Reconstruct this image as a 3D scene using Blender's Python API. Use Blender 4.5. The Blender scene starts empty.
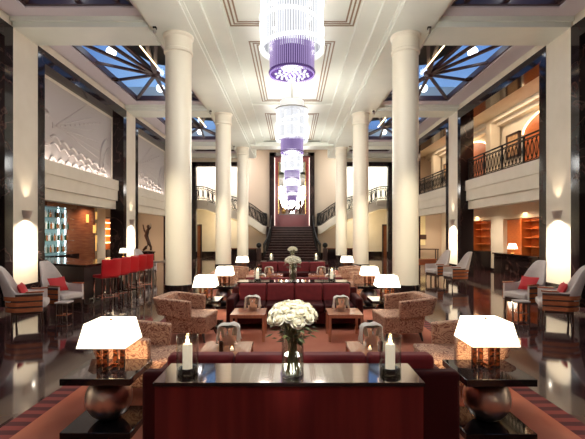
import bpy, math, random
from mathutils import Vector, Matrix
random.seed(7)
PI = math.pi
SC = bpy.context.scene
COL = SC.collection
R = math.radians

# ------------------------------------------------------------------ materials
def _nt(name):
    m = bpy.data.materials.new(name); m.use_nodes = True
    nt = m.node_tree
    return m, nt, nt.nodes['Principled BSDF']

def _coord(nt, scale=(1, 1, 1), kind='Object'):
    tc = nt.nodes.new('ShaderNodeTexCoord'); mp = nt.nodes.new('ShaderNodeMapping')
    mp.inputs['Scale'].default_value = scale
    nt.links.new(tc.outputs[kind], mp.inputs['Vector'])
    return mp.outputs['Vector']

def mat(name, c, r=.5, metal=0, c2=None, scale=5, detail=4, bump=0, emit=None, es=0, coat=0, sheen=0,
        stretch=(1, 1, 1), spec=.5, lo=.35, hi=.65, sub=0):
    m, nt, b = _nt(name)
    b.inputs['Base Color'].default_value = (*c, 1)
    b.inputs['Roughness'].default_value = r
    b.inputs['Metallic'].default_value = metal
    b.inputs['Specular IOR Level'].default_value = spec
    b.inputs['Coat Weight'].default_value = coat
    b.inputs['Coat Roughness'].default_value = .08
    b.inputs['Sheen Weight'].default_value = sheen
    if sheen:
        b.inputs['Sheen Tint'].default_value = (*[min(1, x * 2 + .1) for x in c], 1)
    if emit:
        b.inputs['Emission Color'].default_value = (*emit, 1)
        b.inputs['Emission Strength'].default_value = es
    if c2 or bump:
        v = _coord(nt, stretch)
        n = nt.nodes.new('ShaderNodeTexNoise'); n.inputs['Scale'].default_value = scale
        n.inputs['Detail'].default_value = detail
        nt.links.new(v, n.inputs['Vector'])
        if c2:
            rp = nt.nodes.new('ShaderNodeValToRGB')
            rp.color_ramp.elements[0].position = lo; rp.color_ramp.elements[1].position = hi
            rp.color_ramp.elements[0].color = (*c, 1); rp.color_ramp.elements[1].color = (*c2, 1)
            nt.links.new(n.outputs['Fac'], rp.inputs['Fac'])
            nt.links.new(rp.outputs['Color'], b.inputs['Base Color'])
        if bump:
            bp = nt.nodes.new('ShaderNodeBump'); bp.inputs['Strength'].default_value = bump
            bp.inputs['Distance'].default_value = .01
            nt.links.new(n.outputs['Fac'], bp.inputs['Height'])
            nt.links.new(bp.outputs['Normal'], b.inputs['Normal'])
    return m

def marble(name, base, vein, r=.12, scale=1.2, w=.018):
    m, nt, b = _nt(name)
    v = _coord(nt)
    n = nt.nodes.new('ShaderNodeTexNoise'); n.inputs['Scale'].default_value = scale
    n.inputs['Detail'].default_value = 8; n.inputs['Distortion'].default_value = .8
    nt.links.new(v, n.inputs['Vector'])
    rp = nt.nodes.new('ShaderNodeValToRGB'); cr = rp.color_ramp
    cr.elements[0].position = .5 - w; cr.elements[0].color = (*base, 1)
    cr.elements[1].position = .5; cr.elements[1].color = (*vein, 1)
    e = cr.elements.new(.5 + w); e.color = (*[x * 1.3 for x in base], 1)
    nt.links.new(n.outputs['Fac'], rp.inputs['Fac'])
    nt.links.new(rp.outputs['Color'], b.inputs['Base Color'])
    b.inputs['Roughness'].default_value = r
    b.inputs['Specular IOR Level'].default_value = .3
    return m

def glass(name, tint=(1, 1, 1), base=.04, rough=0.0, top=.75, power=4):
    """thin clear glass: see-through, shining more toward its edges"""
    m = bpy.data.materials.new(name); m.use_nodes = True
    nt = m.node_tree; nt.nodes.clear()
    out = nt.nodes.new('ShaderNodeOutputMaterial'); mx = nt.nodes.new('ShaderNodeMixShader')
    tr = nt.nodes.new('ShaderNodeBsdfTransparent'); gl = nt.nodes.new('ShaderNodeBsdfGlossy')
    lw = nt.nodes.new('ShaderNodeLayerWeight'); lw.inputs['Blend'].default_value = .5
    tr.inputs['Color'].default_value = (*tint, 1); gl.inputs['Roughness'].default_value = rough
    pw = nt.nodes.new('ShaderNodeMath'); pw.operation = 'POWER'; pw.inputs[1].default_value = power
    ml = nt.nodes.new('ShaderNodeMath'); ml.operation = 'MULTIPLY_ADD'; ml.inputs[1].default_value = top - base; ml.inputs[2].default_value = base
    nt.links.new(lw.outputs['Facing'], pw.inputs[0]); nt.links.new(pw.outputs[0], ml.inputs[0]); nt.links.new(ml.outputs[0], mx.inputs[0])
    nt.links.new(tr.outputs[0], mx.inputs[1]); nt.links.new(gl.outputs[0], mx.inputs[2])
    nt.links.new(mx.outputs[0], out.inputs[0])
    return m

def emis(name, c, s):
    return mat(name, c, .6, emit=c, es=s)

M = {}
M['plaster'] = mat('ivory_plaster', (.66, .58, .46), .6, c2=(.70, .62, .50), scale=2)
M['ceil'] = mat('ceiling_paint', (.74, .755, .67), .35, c2=(.70, .72, .64), scale=1.5)
M['colm'] = mat('column_plaster', (.84, .77, .63), .4)
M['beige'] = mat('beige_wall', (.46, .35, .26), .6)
M['groove'] = mat('bronze_groove', (.24, .15, .08), .4)
M['lilac'] = mat('skylight_frame_paint', (.62, .56, .60), .4)
M['blackm'] = marble('dark_emperador_marble', (.012, .007, .007), (.075, .04, .034), .1, .9, .010)
M['barstone'] = mat('bar_dark_stone', (.022, .010, .011), .32, c2=(.035, .018, .016), scale=3, spec=.25)
M['iron'] = mat('black_iron', (.006, .005, .005), .5, spec=.2)
M['truss'] = mat('truss_bronze', (.05, .022, .025), .4)
M['deck'] = mat('dark_roof_deck', (.012, .010, .012), .7)
M['mahog'] = mat('mahogany', (.175, .018, .016), .28, c2=(.10, .008, .010), scale=9, stretch=(1.2, 1, .06), spec=.4)
M['bronzeglass'] = mat('bronze_mirror_top', (.46, .38, .34), .05, metal=1)
M['edge'] = mat('dark_edge', (.02, .012, .012), .2)
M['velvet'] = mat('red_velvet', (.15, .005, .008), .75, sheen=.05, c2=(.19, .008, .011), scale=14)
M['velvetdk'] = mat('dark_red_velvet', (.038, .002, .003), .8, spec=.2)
M['blackgloss'] = mat('black_lacquer', (.004, .003, .004), .05, spec=.45)
M['pewter'] = mat('pewter_metal', (.58, .49, .45), .32, metal=1)
M['tortoise'] = mat('tortoiseshell', (.07, .016, .005), .15, c2=(.007, .003, .002), scale=26, lo=.42, hi=.58, stretch=(1, 1, 2.5))
M['shade'] = mat('lit_lamp_shade', (.95, .9, .8), .8, emit=(1.0, .86, .64), es=2.4)
M['candle'] = mat('wax', (.92, .85, .74), .5, emit=(1, .82, .6), es=.4)
M['flame'] = emis('candle_flame', (1, .72, .35), 14)
M['glass'] = glass('clear_glass', (.95, .97, .96), .05, 0, .75, 3)
M['vaseglass'] = glass('vase_glass', (.93, .95, .92), .10, .02, .8, 2.5)
M['skyglass'] = glass('skylight_glass', (.96, .98, 1), .01, 0, .3, 4)
M['pebble'] = mat('black_pebbles', (.015, .010, .010), .2, bump=.8, scale=40)
M['rose'] = mat('ivory_rose', (.86, .82, .62), .6, c2=(.92, .90, .78), scale=30)
M['leaf'] = mat('rose_leaf', (.05, .075, .02), .5, c2=(.10, .12, .035), scale=20)
M['stem'] = mat('rose_stem', (.26, .25, .10), .5)
M['copper'] = mat('rose_copper_wood', (.48, .20, .11), .22, c2=(.56, .26, .15), scale=4, stretch=(6, .6, 1), coat=.4)
M['silver'] = mat('polished_silver', (.78, .74, .68), .12, metal=1)
M['chrome'] = mat('chrome', (.75, .73, .72), .1, metal=1)
M['linen'] = mat('white_linen', (.82, .77, .68), .85, bump=.3, scale=60)
M['cream'] = mat('cream_upholstery', (.58, .50, .46), .7, c2=(.62, .54, .50), scale=20)
M['slat'] = mat('reddish_wood_slat', (.46, .14, .055), .22, c2=(.34, .09, .035), scale=6, stretch=(1, 1, 9), coat=.4)
M['darkwood'] = mat('dark_wood', (.045, .018, .012), .3)
M['redpill'] = mat('red_cushion_cloth', (.50, .012, .018), .65)
M['redleather'] = mat('red_leather', (.58, .010, .018), .32, coat=.2)
M['orangewood'] = mat('orange_veneer', (.52, .13, .022), .35, c2=(.44, .10, .018), scale=5, stretch=(1, 1, 5))
M['walnut'] = mat('walnut_veneer', (.24, .075, .03), .25, c2=(.16, .045, .02), scale=4, stretch=(1, 1, 6), coat=.3)
M['backlit'] = mat('backlit_bar_glass', (.35, .55, .6), .2, emit=(.35, .75, .85), es=.14)
M['ledcool'] = emis('cool_led_strip', (.75, .95, 1.0), 7)
M['ledwarm'] = emis('warm_led_strip', (1, .72, .4), 5)
M['niche'] = mat('lit_niche', (.7, .35, .08), .4, emit=(1, .55, .15), es=.8)
M['bottle_a'] = mat('green_bottle_glass', (.01, .05, .02), .08, coat=.5)
M['bottle_b'] = mat('amber_spirit', (.28, .09, .015), .08, coat=.5)
M['bottle_c'] = mat('pale_bottle', (.55, .6, .6), .08, coat=.5)
M['bronze'] = mat('dark_bronze_sculpture', (.05, .022, .014), .3, metal=.6)
M['gold'] = mat('aged_brass', (.55, .34, .12), .25, metal=1)
M['redpanel'] = mat('red_lacquer_panel', (.14, .012, .014), .3)
M['mirror'] = mat('mirror_silvering', (.85, .82, .80), .02, metal=1)
M['step'] = marble('stair_marble', (.016, .007, .007), (.05, .02, .018), .18, 2, .02)
M['nosing'] = mat('pale_nosing', (.10, .05, .04), .3)
M['crystal'] = mat('crystal_rod', (.03, .03, .03), .15, emit=(.95, .97, 1.0), es=.95)
M['crystaldim'] = mat('smoky_crystal_rod', (.08, .08, .09), .15, emit=(.9, .92, 1.0), es=.32)
M['purple'] = mat('purple_crystal_rod', (.035, .014, .09), .1, emit=(.56, .42, .80), es=.55)
M['glow'] = emis('chandelier_glow', (1.0, .98, .97), 1.2)
M['glowcore'] = emis('chandelier_core', (.92, .94, 1.0), .48)
M['glowpink'] = emis('chandelier_underside', (1.0, .86, 1.0), .95)
M['purpledim'] = mat('dark_purple_crystal_rod', (.03, .012, .08), .1, emit=(.24, .13, .46), es=.24)
M['drumcap'] = mat('white_drum', (.85, .85, .85), .5, emit=(1, 1, 1), es=.45)
M['steel'] = mat('brushed_steel', (.5, .48, .46), .3, metal=1)
M['globe'] = emis('opal_globe', (.9, .96, 1.0), 5)
M['plaque'] = mat('relief_plaster', (.47, .41, .38), .5)
M['sconce'] = mat('sconce_metal', (.62, .55, .5), .3, metal=.8)
M['tealight'] = emis('tealight', (1, .5, .2), 6)
M['paint'] = mat('canvas_abstract', (.35, .14, .05), .6, c2=(.62, .40, .2), scale=6)
M['lime'] = mat('yellow_plaster', (.70, .60, .34), .6)  # even yellow base colour
M['exit'] = mat('exit_green', (.02, .3, .12), .5, emit=(.1, .8, .35), es=.6)

def rug_border():
    m, nt, b = _nt('rug_border_stripes')
    v = _coord(nt)
    w = nt.nodes.new('ShaderNodeTexWave'); w.bands_direction = 'Y'; w.inputs['Scale'].default_value = 1.9
    w.inputs['Distortion'].default_value = .6; w.inputs['Detail'].default_value = 1
    nt.links.new(v, w.inputs['Vector'])
    rp = nt.nodes.new('ShaderNodeValToRGB')
    rp.color_ramp.elements[0].position = .4; rp.color_ramp.elements[0].color = (.05, .006, .010, 1)
    rp.color_ramp.elements[1].position = .6; rp.color_ramp.elements[1].color = (.17, .03, .03, 1)
    nt.links.new(w.outputs['Color'], rp.inputs['Fac']); nt.links.new(rp.outputs['Color'], b.inputs['Base Color'])
    b.inputs['Roughness'].default_value = .9
    return m
M['rugborder'] = rug_border()
M['rug'] = mat('rug_field_wool', (.36, .10, .058), .95, c2=(.43, .155, .095), scale=1.6, detail=6, stretch=(1, .6, 1))

def swirl(name, a, bcol):
    m, nt, b = _nt(name)
    v = _coord(nt)
    n = nt.nodes.new('ShaderNodeTexNoise'); n.inputs['Scale'].default_value = 6; n.inputs['Detail'].default_value = 1
    n.inputs['Distortion'].default_value = 2.2
    nt.links.new(v, n.inputs['Vector'])
    w = nt.nodes.new('ShaderNodeMath'); w.operation = 'PINGPONG'; w.inputs[1].default_value = .07
    nt.links.new(n.outputs['Fac'], w.inputs[0])
    rp = nt.nodes.new('ShaderNodeValToRGB')
    rp.color_ramp.elements[0].position = .012; rp.color_ramp.elements[0].color = (*bcol, 1)
    rp.color_ramp.elements[1].position = .045; rp.color_ramp.elements[1].color = (*a, 1)
    nt.links.new(w.outputs[0], rp.inputs['Fac']); nt.links.new(rp.outputs['Color'], b.inputs['Base Color'])
    b.inputs['Roughness'].default_value = .7
    return m
M['swirl'] = swirl('swirl_chenille', (.58, .35, .23), (.22, .075, .045))

def floor_mat():
    m, nt, b = _nt('polished_brown_marble_floor')
    tc = nt.nodes.new('ShaderNodeTexCoord'); sx = nt.nodes.new('ShaderNodeSeparateXYZ')
    nt.links.new(tc.outputs['Object'], sx.inputs[0])
    ab = nt.nodes.new('ShaderNodeMath'); ab.operation = 'ABSOLUTE'; nt.links.new(sx.outputs['X'], ab.inputs[0])
    def band(c, h):
        k = nt.nodes.new('ShaderNodeMath'); k.operation = 'COMPARE'; k.inputs[1].default_value = c; k.inputs[2].default_value = h
        nt.links.new(ab.outputs[0], k.inputs[0]); return k.outputs[0]
    mx = nt.nodes.new('ShaderNodeMath'); mx.operation = 'MAXIMUM'
    nt.links.new(band(2.86, .20), mx.inputs[0]); nt.links.new(band(6.2, .2), mx.inputs[1])
    n = nt.nodes.new('ShaderNodeTexNoise'); n.inputs['Scale'].default_value = 1.3; n.inputs['Detail'].default_value = 8
    n.inputs['Distortion'].default_value = 1.0
    mp = nt.nodes.new('ShaderNodeMapping'); mp.inputs['Scale'].default_value = (.6, 3.0, 1)
    nt.links.new(tc.outputs['Object'], mp.inputs['Vector']); nt.links.new(mp.outputs[0], n.inputs['Vector'])
    rp = nt.nodes.new('ShaderNodeValToRGB')
    rp.color_ramp.elements[0].position = .3; rp.color_ramp.elements[0].color = (.028, .010, .012, 1)
    rp.color_ramp.elements[1].position = .75; rp.color_ramp.elements[1].color = (.066, .028, .029, 1)
    nt.links.new(n.outputs['Fac'], rp.inputs['Fac'])
    br = nt.nodes.new('ShaderNodeTexBrick'); br.offset = 0
    br.inputs['Scale'].default_value = 1; br.inputs['Brick Width'].default_value = 1.1; br.inputs['Row Height'].default_value = 1.1
    br.inputs['Mortar Size'].default_value = .006
    br.inputs['Color1'].default_value = (1, 1, 1, 1); br.inputs['Color2'].default_value = (.78, .78, .78, 1); br.inputs['Mortar'].default_value = (.4, .4, .4, 1)
    nt.links.new(tc.outputs['Object'], br.inputs['Vector'])
    mul = nt.nodes.new('ShaderNodeMix'); mul.data_type = 'RGBA'; mul.blend_type = 'MULTIPLY'; mul.inputs[0].default_value = 1
    nt.links.new(rp.outputs['Color'], mul.inputs[6]); nt.links.new(br.outputs['Color'], mul.inputs[7])
    mb = nt.nodes.new('ShaderNodeMix'); mb.data_type = 'RGBA'
    nt.links.new(mx.outputs[0], mb.inputs[0]); nt.links.new(mul.outputs[2], mb.inputs[6]); mb.inputs[7].default_value = (.14, .10, .08, 1)
    nt.links.new(mb.outputs[2], b.inputs['Base Color'])
    b.inputs['Roughness'].default_value = .07
    b.inputs['Specular IOR Level'].default_value = .8
    b.inputs['IOR'].default_value = 1.75
    return m
M['floor'] = floor_mat()

# ------------------------------------------------------------------ mesh builder
class MB:
    def __init__(s): s.v = []; s.f = []; s.m = []; s.cur = 0
    def add(s, vs, fs):
        o = len(s.v); s.v += [tuple(p) for p in vs]
        for f in fs: s.f.append(tuple(i + o for i in f)); s.m.append(s.cur)
        return s
    def box(s, x0, x1, y0, y1, z0, z1):
        x0, x1 = min(x0, x1), max(x0, x1); y0, y1 = min(y0, y1), max(y0, y1)
        vs = [(x, y, z) for z in (z0, z1) for x, y in ((x0, y0), (x1, y0), (x1, y1), (x0, y1))]
        return s.add(vs, [(3, 2, 1, 0), (4, 5, 6, 7), (0, 1, 5, 4), (1, 2, 6, 5), (2, 3, 7, 6), (3, 0, 4, 7)])
    def prism(s, poly, z0, z1):
        a = sum(poly[i][0] * poly[(i + 1) % len(poly)][1] - poly[(i + 1) % len(poly)][0] * poly[i][1] for i in range(len(poly)))
        if a < 0: poly = poly[::-1]
        n = len(poly)
        vs = [(x, y, z0) for x, y in poly] + [(x, y, z1) for x, y in poly]
        return s.add(vs, [tuple(range(n - 1, -1, -1)), tuple(range(n, 2 * n))] + [(i, (i + 1) % n, n + (i + 1) % n, n + i) for i in range(n)])
    def loft(s, rings, closed=True, caps=True, loop=False):
        n = len(rings[0]); vs = [p for r in rings for p in r]; fs = []
        m = len(rings)
        for j in range(m if loop else m - 1):
            k = (j + 1) % m
            for i in range(n if closed else n - 1):
                fs.append((j * n + i, j * n + (i + 1) % n, k * n + (i + 1) % n, k * n + i))
        if caps and not loop and closed:
            fs.append(tuple(range(n - 1, -1, -1))); fs.append(tuple(range((m - 1) * n, m * n)))
        return s.add(vs, fs)
    def lathe(s, prof, n=24, c=(0, 0, 0)):
        rings = [[(c[0] + r * math.cos(2 * PI * i / n), c[1] + r * math.sin(2 * PI * i / n), c[2] + z) for i in range(n)] for r, z in prof]
        return s.loft(rings)
    def cyl(s, c, r, z0, z1, n=20): return s.lathe([(r, z0), (r, z1)], n, (c[0], c[1], 0))
    def tube(s, path, r, n=8, loop=False, up=(0, 0, 1)):
        path = [Vector(p) for p in path]; m = len(path); rings = []
        for j, p in enumerate(path):
            a = path[(j - 1) % m] if (loop or j > 0) else p
            b = path[(j + 1) % m] if (loop or j < m - 1) else p
            d = (b - a).normalized(); u = Vector(up)
            if abs(d.dot(u)) > .95: u = Vector((1, 0, 0)) if abs(d.x) < .9 else Vector((0, 1, 0))
            s1 = d.cross(u).normalized(); s2 = s1.cross(d).normalized()
            rr = r[j] if isinstance(r, (list, tuple)) else r
            rings.append([p + s1 * rr * math.cos(2 * PI * i / n) + s2 * rr * math.sin(2 * PI * i / n) for i in range(n)])
        return s.loft(rings, loop=loop)
    def bar(s, a, b, w, h, up=(0, 0, 1)):
        a, b = Vector(a), Vector(b); d = (b - a).normalized(); u = Vector(up)
        if abs(d.dot(u)) > .95: u = Vector((0, 1, 0))
        s1 = d.cross(u).normalized() * w / 2; s2 = s1.cross(d).normalized() * h / 2
        return s.loft([[p - s1 - s2, p + s1 - s2, p + s1 + s2, p - s1 + s2] for p in (a, b)])
    def sphere(s, c, r, n=20, k=12, sz=1):
        return s.lathe([(max(1e-4, r * math.sin(PI * j / k)), -r * sz * math.cos(PI * j / k)) for j in range(k + 1)], n, c)
    def build(s, name, m, parent=None, smooth=None, bevel=0, seg=2):
        me = bpy.data.meshes.new(name); me.from_pydata(s.v, [], s.f)
        ms = m if isinstance(m, (list, tuple)) else [m]
        for x in ms: me.materials.append(M[x] if isinstance(x, str) else x)
        if len(ms) > 1: me.polygons.foreach_set('material_index', s.m)
        me.update()
        import bmesh
        bm = bmesh.new(); bm.from_mesh(me); bmesh.ops.recalc_face_normals(bm, faces=bm.faces); bm.to_mesh(me); bm.free()
        if smooth:
            me.polygons.foreach_set('use_smooth', [True] * len(me.polygons)); me.set_sharp_from_angle(angle=R(smooth))
        o = bpy.data.objects.new(name, me); COL.objects.link(o)
        if parent: o.parent = parent
        if bevel:
            b = o.modifiers.new('bevel', 'BEVEL'); b.width = bevel; b.segments = seg; b.limit_method = 'ANGLE'
            b.harden_normals = False
            me.polygons.foreach_set('use_smooth', [True] * len(me.polygons)); me.set_sharp_from_angle(angle=R(40))
        return o

def tag(o, label, cat, group=None):
    o['label'] = label; o['category'] = cat
    if group: o['group'] = group
    return o
def thing(name, label, cat, loc=(0, 0, 0), rz=0, group=None):
    o = bpy.data.objects.new(name, None); COL.objects.link(o); o.empty_display_size = .1
    o.location = loc; o.rotation_euler = (0, 0, rz)
    return tag(o, label, cat, group)
def struct(o): o['kind'] = 'structure'; return o
def stuff(o): o['kind'] = 'stuff'; return o
def dup(root, loc, rz=None, label=None, group=None):
    r = root.copy(); COL.objects.link(r); r.location = loc
    if rz is not None: r.rotation_euler = (0, 0, rz)
    if label: r['label'] = label
    if group: r['group'] = group
    for ch in list(root.children):
        c = ch.copy(); COL.objects.link(c); c.parent = r
        for g in list(ch.children):
            d = g.copy(); COL.objects.link(d); d.parent = c
    return r

def lamp(kind, name, loc, power, color=(1, .8, .58), size=.1, target=None, angle=90, blend=.6, sx=None, sy=None):
    l = bpy.data.lights.new(name, kind); l.energy = power; l.color = color
    if kind == 'POINT': l.shadow_soft_size = size
    if kind == 'SPOT': l.shadow_soft_size = size; l.spot_size = R(angle); l.spot_blend = blend
    if kind == 'AREA': l.shape = 'RECTANGLE'; l.size = sx; l.size_y = sy
    o = bpy.data.objects.new(name, l); COL.objects.link(o); o.location = loc
    if target is not None:
        o.rotation_euler = (Vector(target) - Vector(loc)).to_track_quat('-Z', 'Y').to_euler()
    return o

# ------------------------------------------------------------------ dimensions
H = 1.75; F = 418.0
ZB = 6.75      # soffit of the beams
ZC = 7.05      # central ceiling
CB = [3.7, 10.65, 17.6, 24.55]    # centre lines of pilasters / columns / cross beams
WX = 6.8
YN, YE = -4.0, 31.6
YP = 28.0      # portal plane
SIDE = {-1: 'left', 1: 'right'}

# ------------------------------------------------------------------ shell
struct(MB().box(-11, 11, YN, YE + .3, -.2, 0).build('floor', 'floor'))
b = MB().box(-1.62, 1.62, YN, 25.05, ZC, ZC + .2)
for s in (-1, 1):
    b.box(s * 1.62, s * 2.05, YN, 25.05, ZC - .10, ZC + .2)
    b.box(s * 2.05, s * 2.38, YN, 25.05, ZC - .20, ZC + .2)
for c in CB[2:]: b.box(-1.62, 1.62, c - .5, c - .16, ZC - .05, ZC)
struct(b.build('ceiling', 'ceil'))
b = MB().box(-3.56, 3.56, 25.05, YE + .3, 8.05, 8.25)
for s in (-1, 1): b.box(s * 3.56, s * 9.6, YP, YE + .3, 8.05, 8.25)
struct(b.build('ceiling', 'ceil'))
# longitudinal beams and cross beams
b = MB()
for s in (-1, 1):
    b.box(s * 2.38, s * 3.5, YN, YP, ZB + .06, 7.7)
    b.box(s * 2.46, s * 3.42, YN, YP, ZB, ZB + .06)
    for c in CB:
        b.box(s * 3.5, s * WX, c - .5, c + .5, ZB, 7.7)
        b.box(s * 3.5, s * WX, c - .58, c + .58, ZB + .12, 7.7)
    b.box(s * 3.5, s * WX, 27.4, YP, ZB, 8.05)
b.box(-2.38, 2.38, 24.05, 25.05, ZB, ZC + .2)
b.box(-2.38, 2.38, 25.0, 25.05, ZC, 8.25)
for s in (-1, 1): b.box(s * 2.38, s * 3.5, 25.05, YP, 7.5, 8.25)
struct(b.build('trim_1', 'ceil'))

# groove frames on the ceiling
k = 2
for c in [-3.25] + CB[:3]:
    b = MB()
    big = c == CB[0]
    for i, w in enumerate((1.58, 1.48, 1.38) if big else (1.20, 1.10, 1.00)):
        y0, y1 = c + .90 + .1 * i, c + (7.0 if big else 6.17) - .1 * i
        t = .042
        b.box(-w, w, y0, y0 + t, ZC - .012, ZC + .01); b.box(-w, w, y1 - t, y1, ZC - .012, ZC + .01)
        b.box(-w, -w + t, y0, y1, ZC - .012, ZC + .01); b.box(w - t, w, y0, y1, ZC - .012, ZC + .01)
    struct(b.build('trim_%d' % k, 'groove')); k += 1

def side_wall(s):
    global k
    X = lambda x: s * x
    w = MB()                                   # plaster: pilasters, upper edge, far side walls
    for c in CB: w.box(X(WX - .02), X(7.3), c - .5, c + .5, 0, 7.7)
    w.box(X(WX), X(7.3), YN, 3.2, 0, 7.7)
    for c in CB[:3]: w.box(X(6.82), X(7.3), c + .5, c + 6.45, ZB, 7.7)
    w.box(X(WX), X(7.3), 25.05, YP, 0, 8.05)
    struct(w.build('wall_' + SIDE[s], 'plaster'))
    f = MB()
    for c in CB[:3]:
        f.box(X(WX - .03), X(7.3), c + .5, c + .8, 0, ZB); f.box(X(WX - .03), X(7.3), c + 6.15, c + 6.45, 0, ZB)
        f.box(X(WX - .03), X(7.3), c + .8, c + 6.15, 6.39, ZB)
    for c in CB: f.box(X(WX - .05), X(WX - .02), c - .5, c + .5, 0, .45)
    struct(f.build('trim_%d' % k, 'blackm')); k += 1
    g = MB()                                    # stepped fascia, gallery slab
    for c in CB[:3]:
        y0, y1 = c + .8, c + 6.15
        g.box(X(6.96), X(7.22), y0, y1, 3.45, 3.84); g.box(X(7.0), X(7.35), y0, y1, 3.04, 3.45)
        g.box(X(7.08), X(7.4), y0, y1, 2.71, 3.04)
    g.box(X(7.3), X(10.4), YN, 26, 3.05, 3.7)
    struct(g.build('trim_%d' % k, 'plaster')); k += 1
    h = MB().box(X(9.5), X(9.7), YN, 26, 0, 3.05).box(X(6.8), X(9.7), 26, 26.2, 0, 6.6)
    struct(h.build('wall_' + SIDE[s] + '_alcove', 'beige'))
side_wall(-1); side_wall(1)
# gallery room behind the right upper openings
b = MB().box(8.75, 8.95, YN, 26, 3.7, 6.7).box(7.3, 8.95, YN, 26, 6.5, 6.7)
b.box(8.3, 8.75, YN, 26, 6.32, 6.5).box(8.5, 8.75, YN, 26, 6.18, 6.32)
struct(b.build('wall_gallery', 'plaster'))
# wall behind the camera
struct(MB().box(-11, 11, YN - .2, YN, 0, 8).build('wall_front', 'walnut'))
# far end: portals, back wall, side walls of the stair hall
b = MB()
for s in (-1, 1):
    b.box(s * 6.42, s * 6.8, YP - .05, YP + .35, 0, 6.5); b.box(s * 3.0, s * 3.5, YP - .05, YP + .35, 0, 6.5)
    b.box(s * 3.0, s * 6.8, YP - .05, YP + .35, 6.2, 6.5)
struct(b.build('trim_%d' % k, 'blackm')); k += 1
b = MB().box(-9.6, 9.6, YE, YE + .3, 0, 8.1)
for s in (-1, 1): b.box(s * 9.4, s * 9.6, YP, YE, 0, 8.1).box(s * 3.0, s * 9.6, YP, YP + .3, 6.5, 8.1).box(s * 6.8, s * 9.6, YP, YP + .3, 0, 6.5)
struct(b.build('wall_back', 'plaster'))
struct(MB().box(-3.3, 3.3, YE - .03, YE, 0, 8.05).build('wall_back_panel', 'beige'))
b = MB()
for s in (-1, 1):
    b.box(s * 5.75, s * 9.4, 28.4, YE, 3.62, 3.92)
struct(b.build('trim_%d' % k, 'plaster')); k += 1
# doors in the far wall under the gallery
for i, s in enumerate((-1, 1)):
    d = struct(MB().box(s * 6.9, s * 7.9, YE - .06, YE, 0, 2.3).build('door_%d' % (i + 1), 'walnut'))
    b = MB().box(s * 6.8, s * 6.9, YE - .1, YE, 0, 2.4).box(s * 7.9, s * 8.0, YE - .1, YE, 0, 2.4).box(s * 6.8, s * 8.0, YE - .1, YE, 2.3, 2.4)
    b.build('door_frame', 'darkwood', d)
b = MB()
for s in (-1, 1): b.box(s * 3.2, s * 9.4, YE - .03, YE, 0, .35)
struct(b.build('baseboard_back', 'blackm'))

# ------------------------------------------------------------------ skylights
side_word = {-1: 'bar side', 1: 'balcony side'}
bay_word = ['in the front bay', 'past the nearest columns', 'past the second columns', 'short one before the stairs']
for s in (-1, 1):
    for bi, c in enumerate(CB):
        y0, y1 = c + .5, (c + 6.45 if bi < 3 else 27.4)
        hub = (s * 4.62, c + 3.45 if bi < 3 else (y0 + y1) / 2, 7.08)
        t = thing('skylight', 'blue skylight with dark radial bars, %s, %s' % (side_word[s], bay_word[bi]), 'skylight', (0, 0, 0), 0, 'skylights of the side aisles')
        fr = MB(); xo, xi = 6.2, 3.66
        fr.box(s * xo, s * WX, y0, y1, 6.98, 7.12).box(s * 3.5, s * xi, y0, y1, 6.98, 7.12)
        fr.box(s * xi, s * xo, y0, y0 + .2, 6.98, 7.12).box(s * xi, s * xo, y1 - .45, y1, 6.98, 7.12)
        fr.build('surround', 'lilac', t)
        ya, yb = y0 + .2, y1 - .45
        d = MB(); w = .07
        d.box(s * (xo - w), s * xo, ya, yb, 7.02, 7.2).box(s * xi, s * (xi + w), ya, yb, 7.02, 7.2)
        d.box(s * xi, s * xo, ya, ya + w, 7.02, 7.2).box(s * xi, s * xo, yb - w, yb, 7.02, 7.2)
        d.build('dark_frame', 'truss', t)
        MB().lathe([(.001, -.10), (.10, -.10), (.17, 0), (.17, .10), (.001, .16)], 12, hub).build('hub', 'truss', t, smooth=40)
        ends = [(xo - .03, ya + f * (yb - ya)) for f in ((.0, .33, .62, 1.0) if bi < 3 else (0, 1))]
        ends += [(4.0, yb), (4.95, yb), (4.0, ya), (5.3, ya)] if bi < 3 else [(4.6, yb), (4.6, ya)]
        ends += [(xi + .03, ya), (xi + .03, yb)]
        for (ex, ey) in ends:
            MB().bar(hub, (s * ex, ey, 7.1), .10, .07).build('radial_bar', 'truss', t)
        if bi < 3:
            MB().bar((s * 5.0, y0, 7.25), (hub[0], hub[1], 7.15), .12, .08).build('radial_bar', 'truss', t)
            MB().box(s * 4.255, s * 4.285, c + .9, c + 3.15, 7.0, 7.02).build('light_strip', 'ledwarm', t)
        MB().prism([(s * 3.5, y0), (s * 5.6, y0), (s * 4.7, hub[1]), (s * 3.5, hub[1] + .4)], 7.45, 7.52).build('roof_deck', 'deck', t)
        MB().box(s * 3.5, s * WX, y0, y1, 7.66, 7.68).build('glass_pane', 'skyglass', t)
        if bi < 3:
            for gi, (gx, gy) in enumerate(((5.6, c + 2.3), (5.1, c + 5.55))):
                g = thing('globe_light', 'white globe lamp, %s, %s, %s' % (side_word[s], bay_word[bi], ('nearer of two', 'farther of two')[gi]), 'lamp', (s * gx, gy, 7.36), 0, 'globe lamps in the skylights')
                MB().sphere((0, 0, 0), .15, 20, 12).build('globe', 'globe', g, smooth=60)
                MB().cyl((0, 0), .015, .14, .298, 8).build('stem', 'iron', g)
    for c in CB[:3]:
        pass

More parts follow.
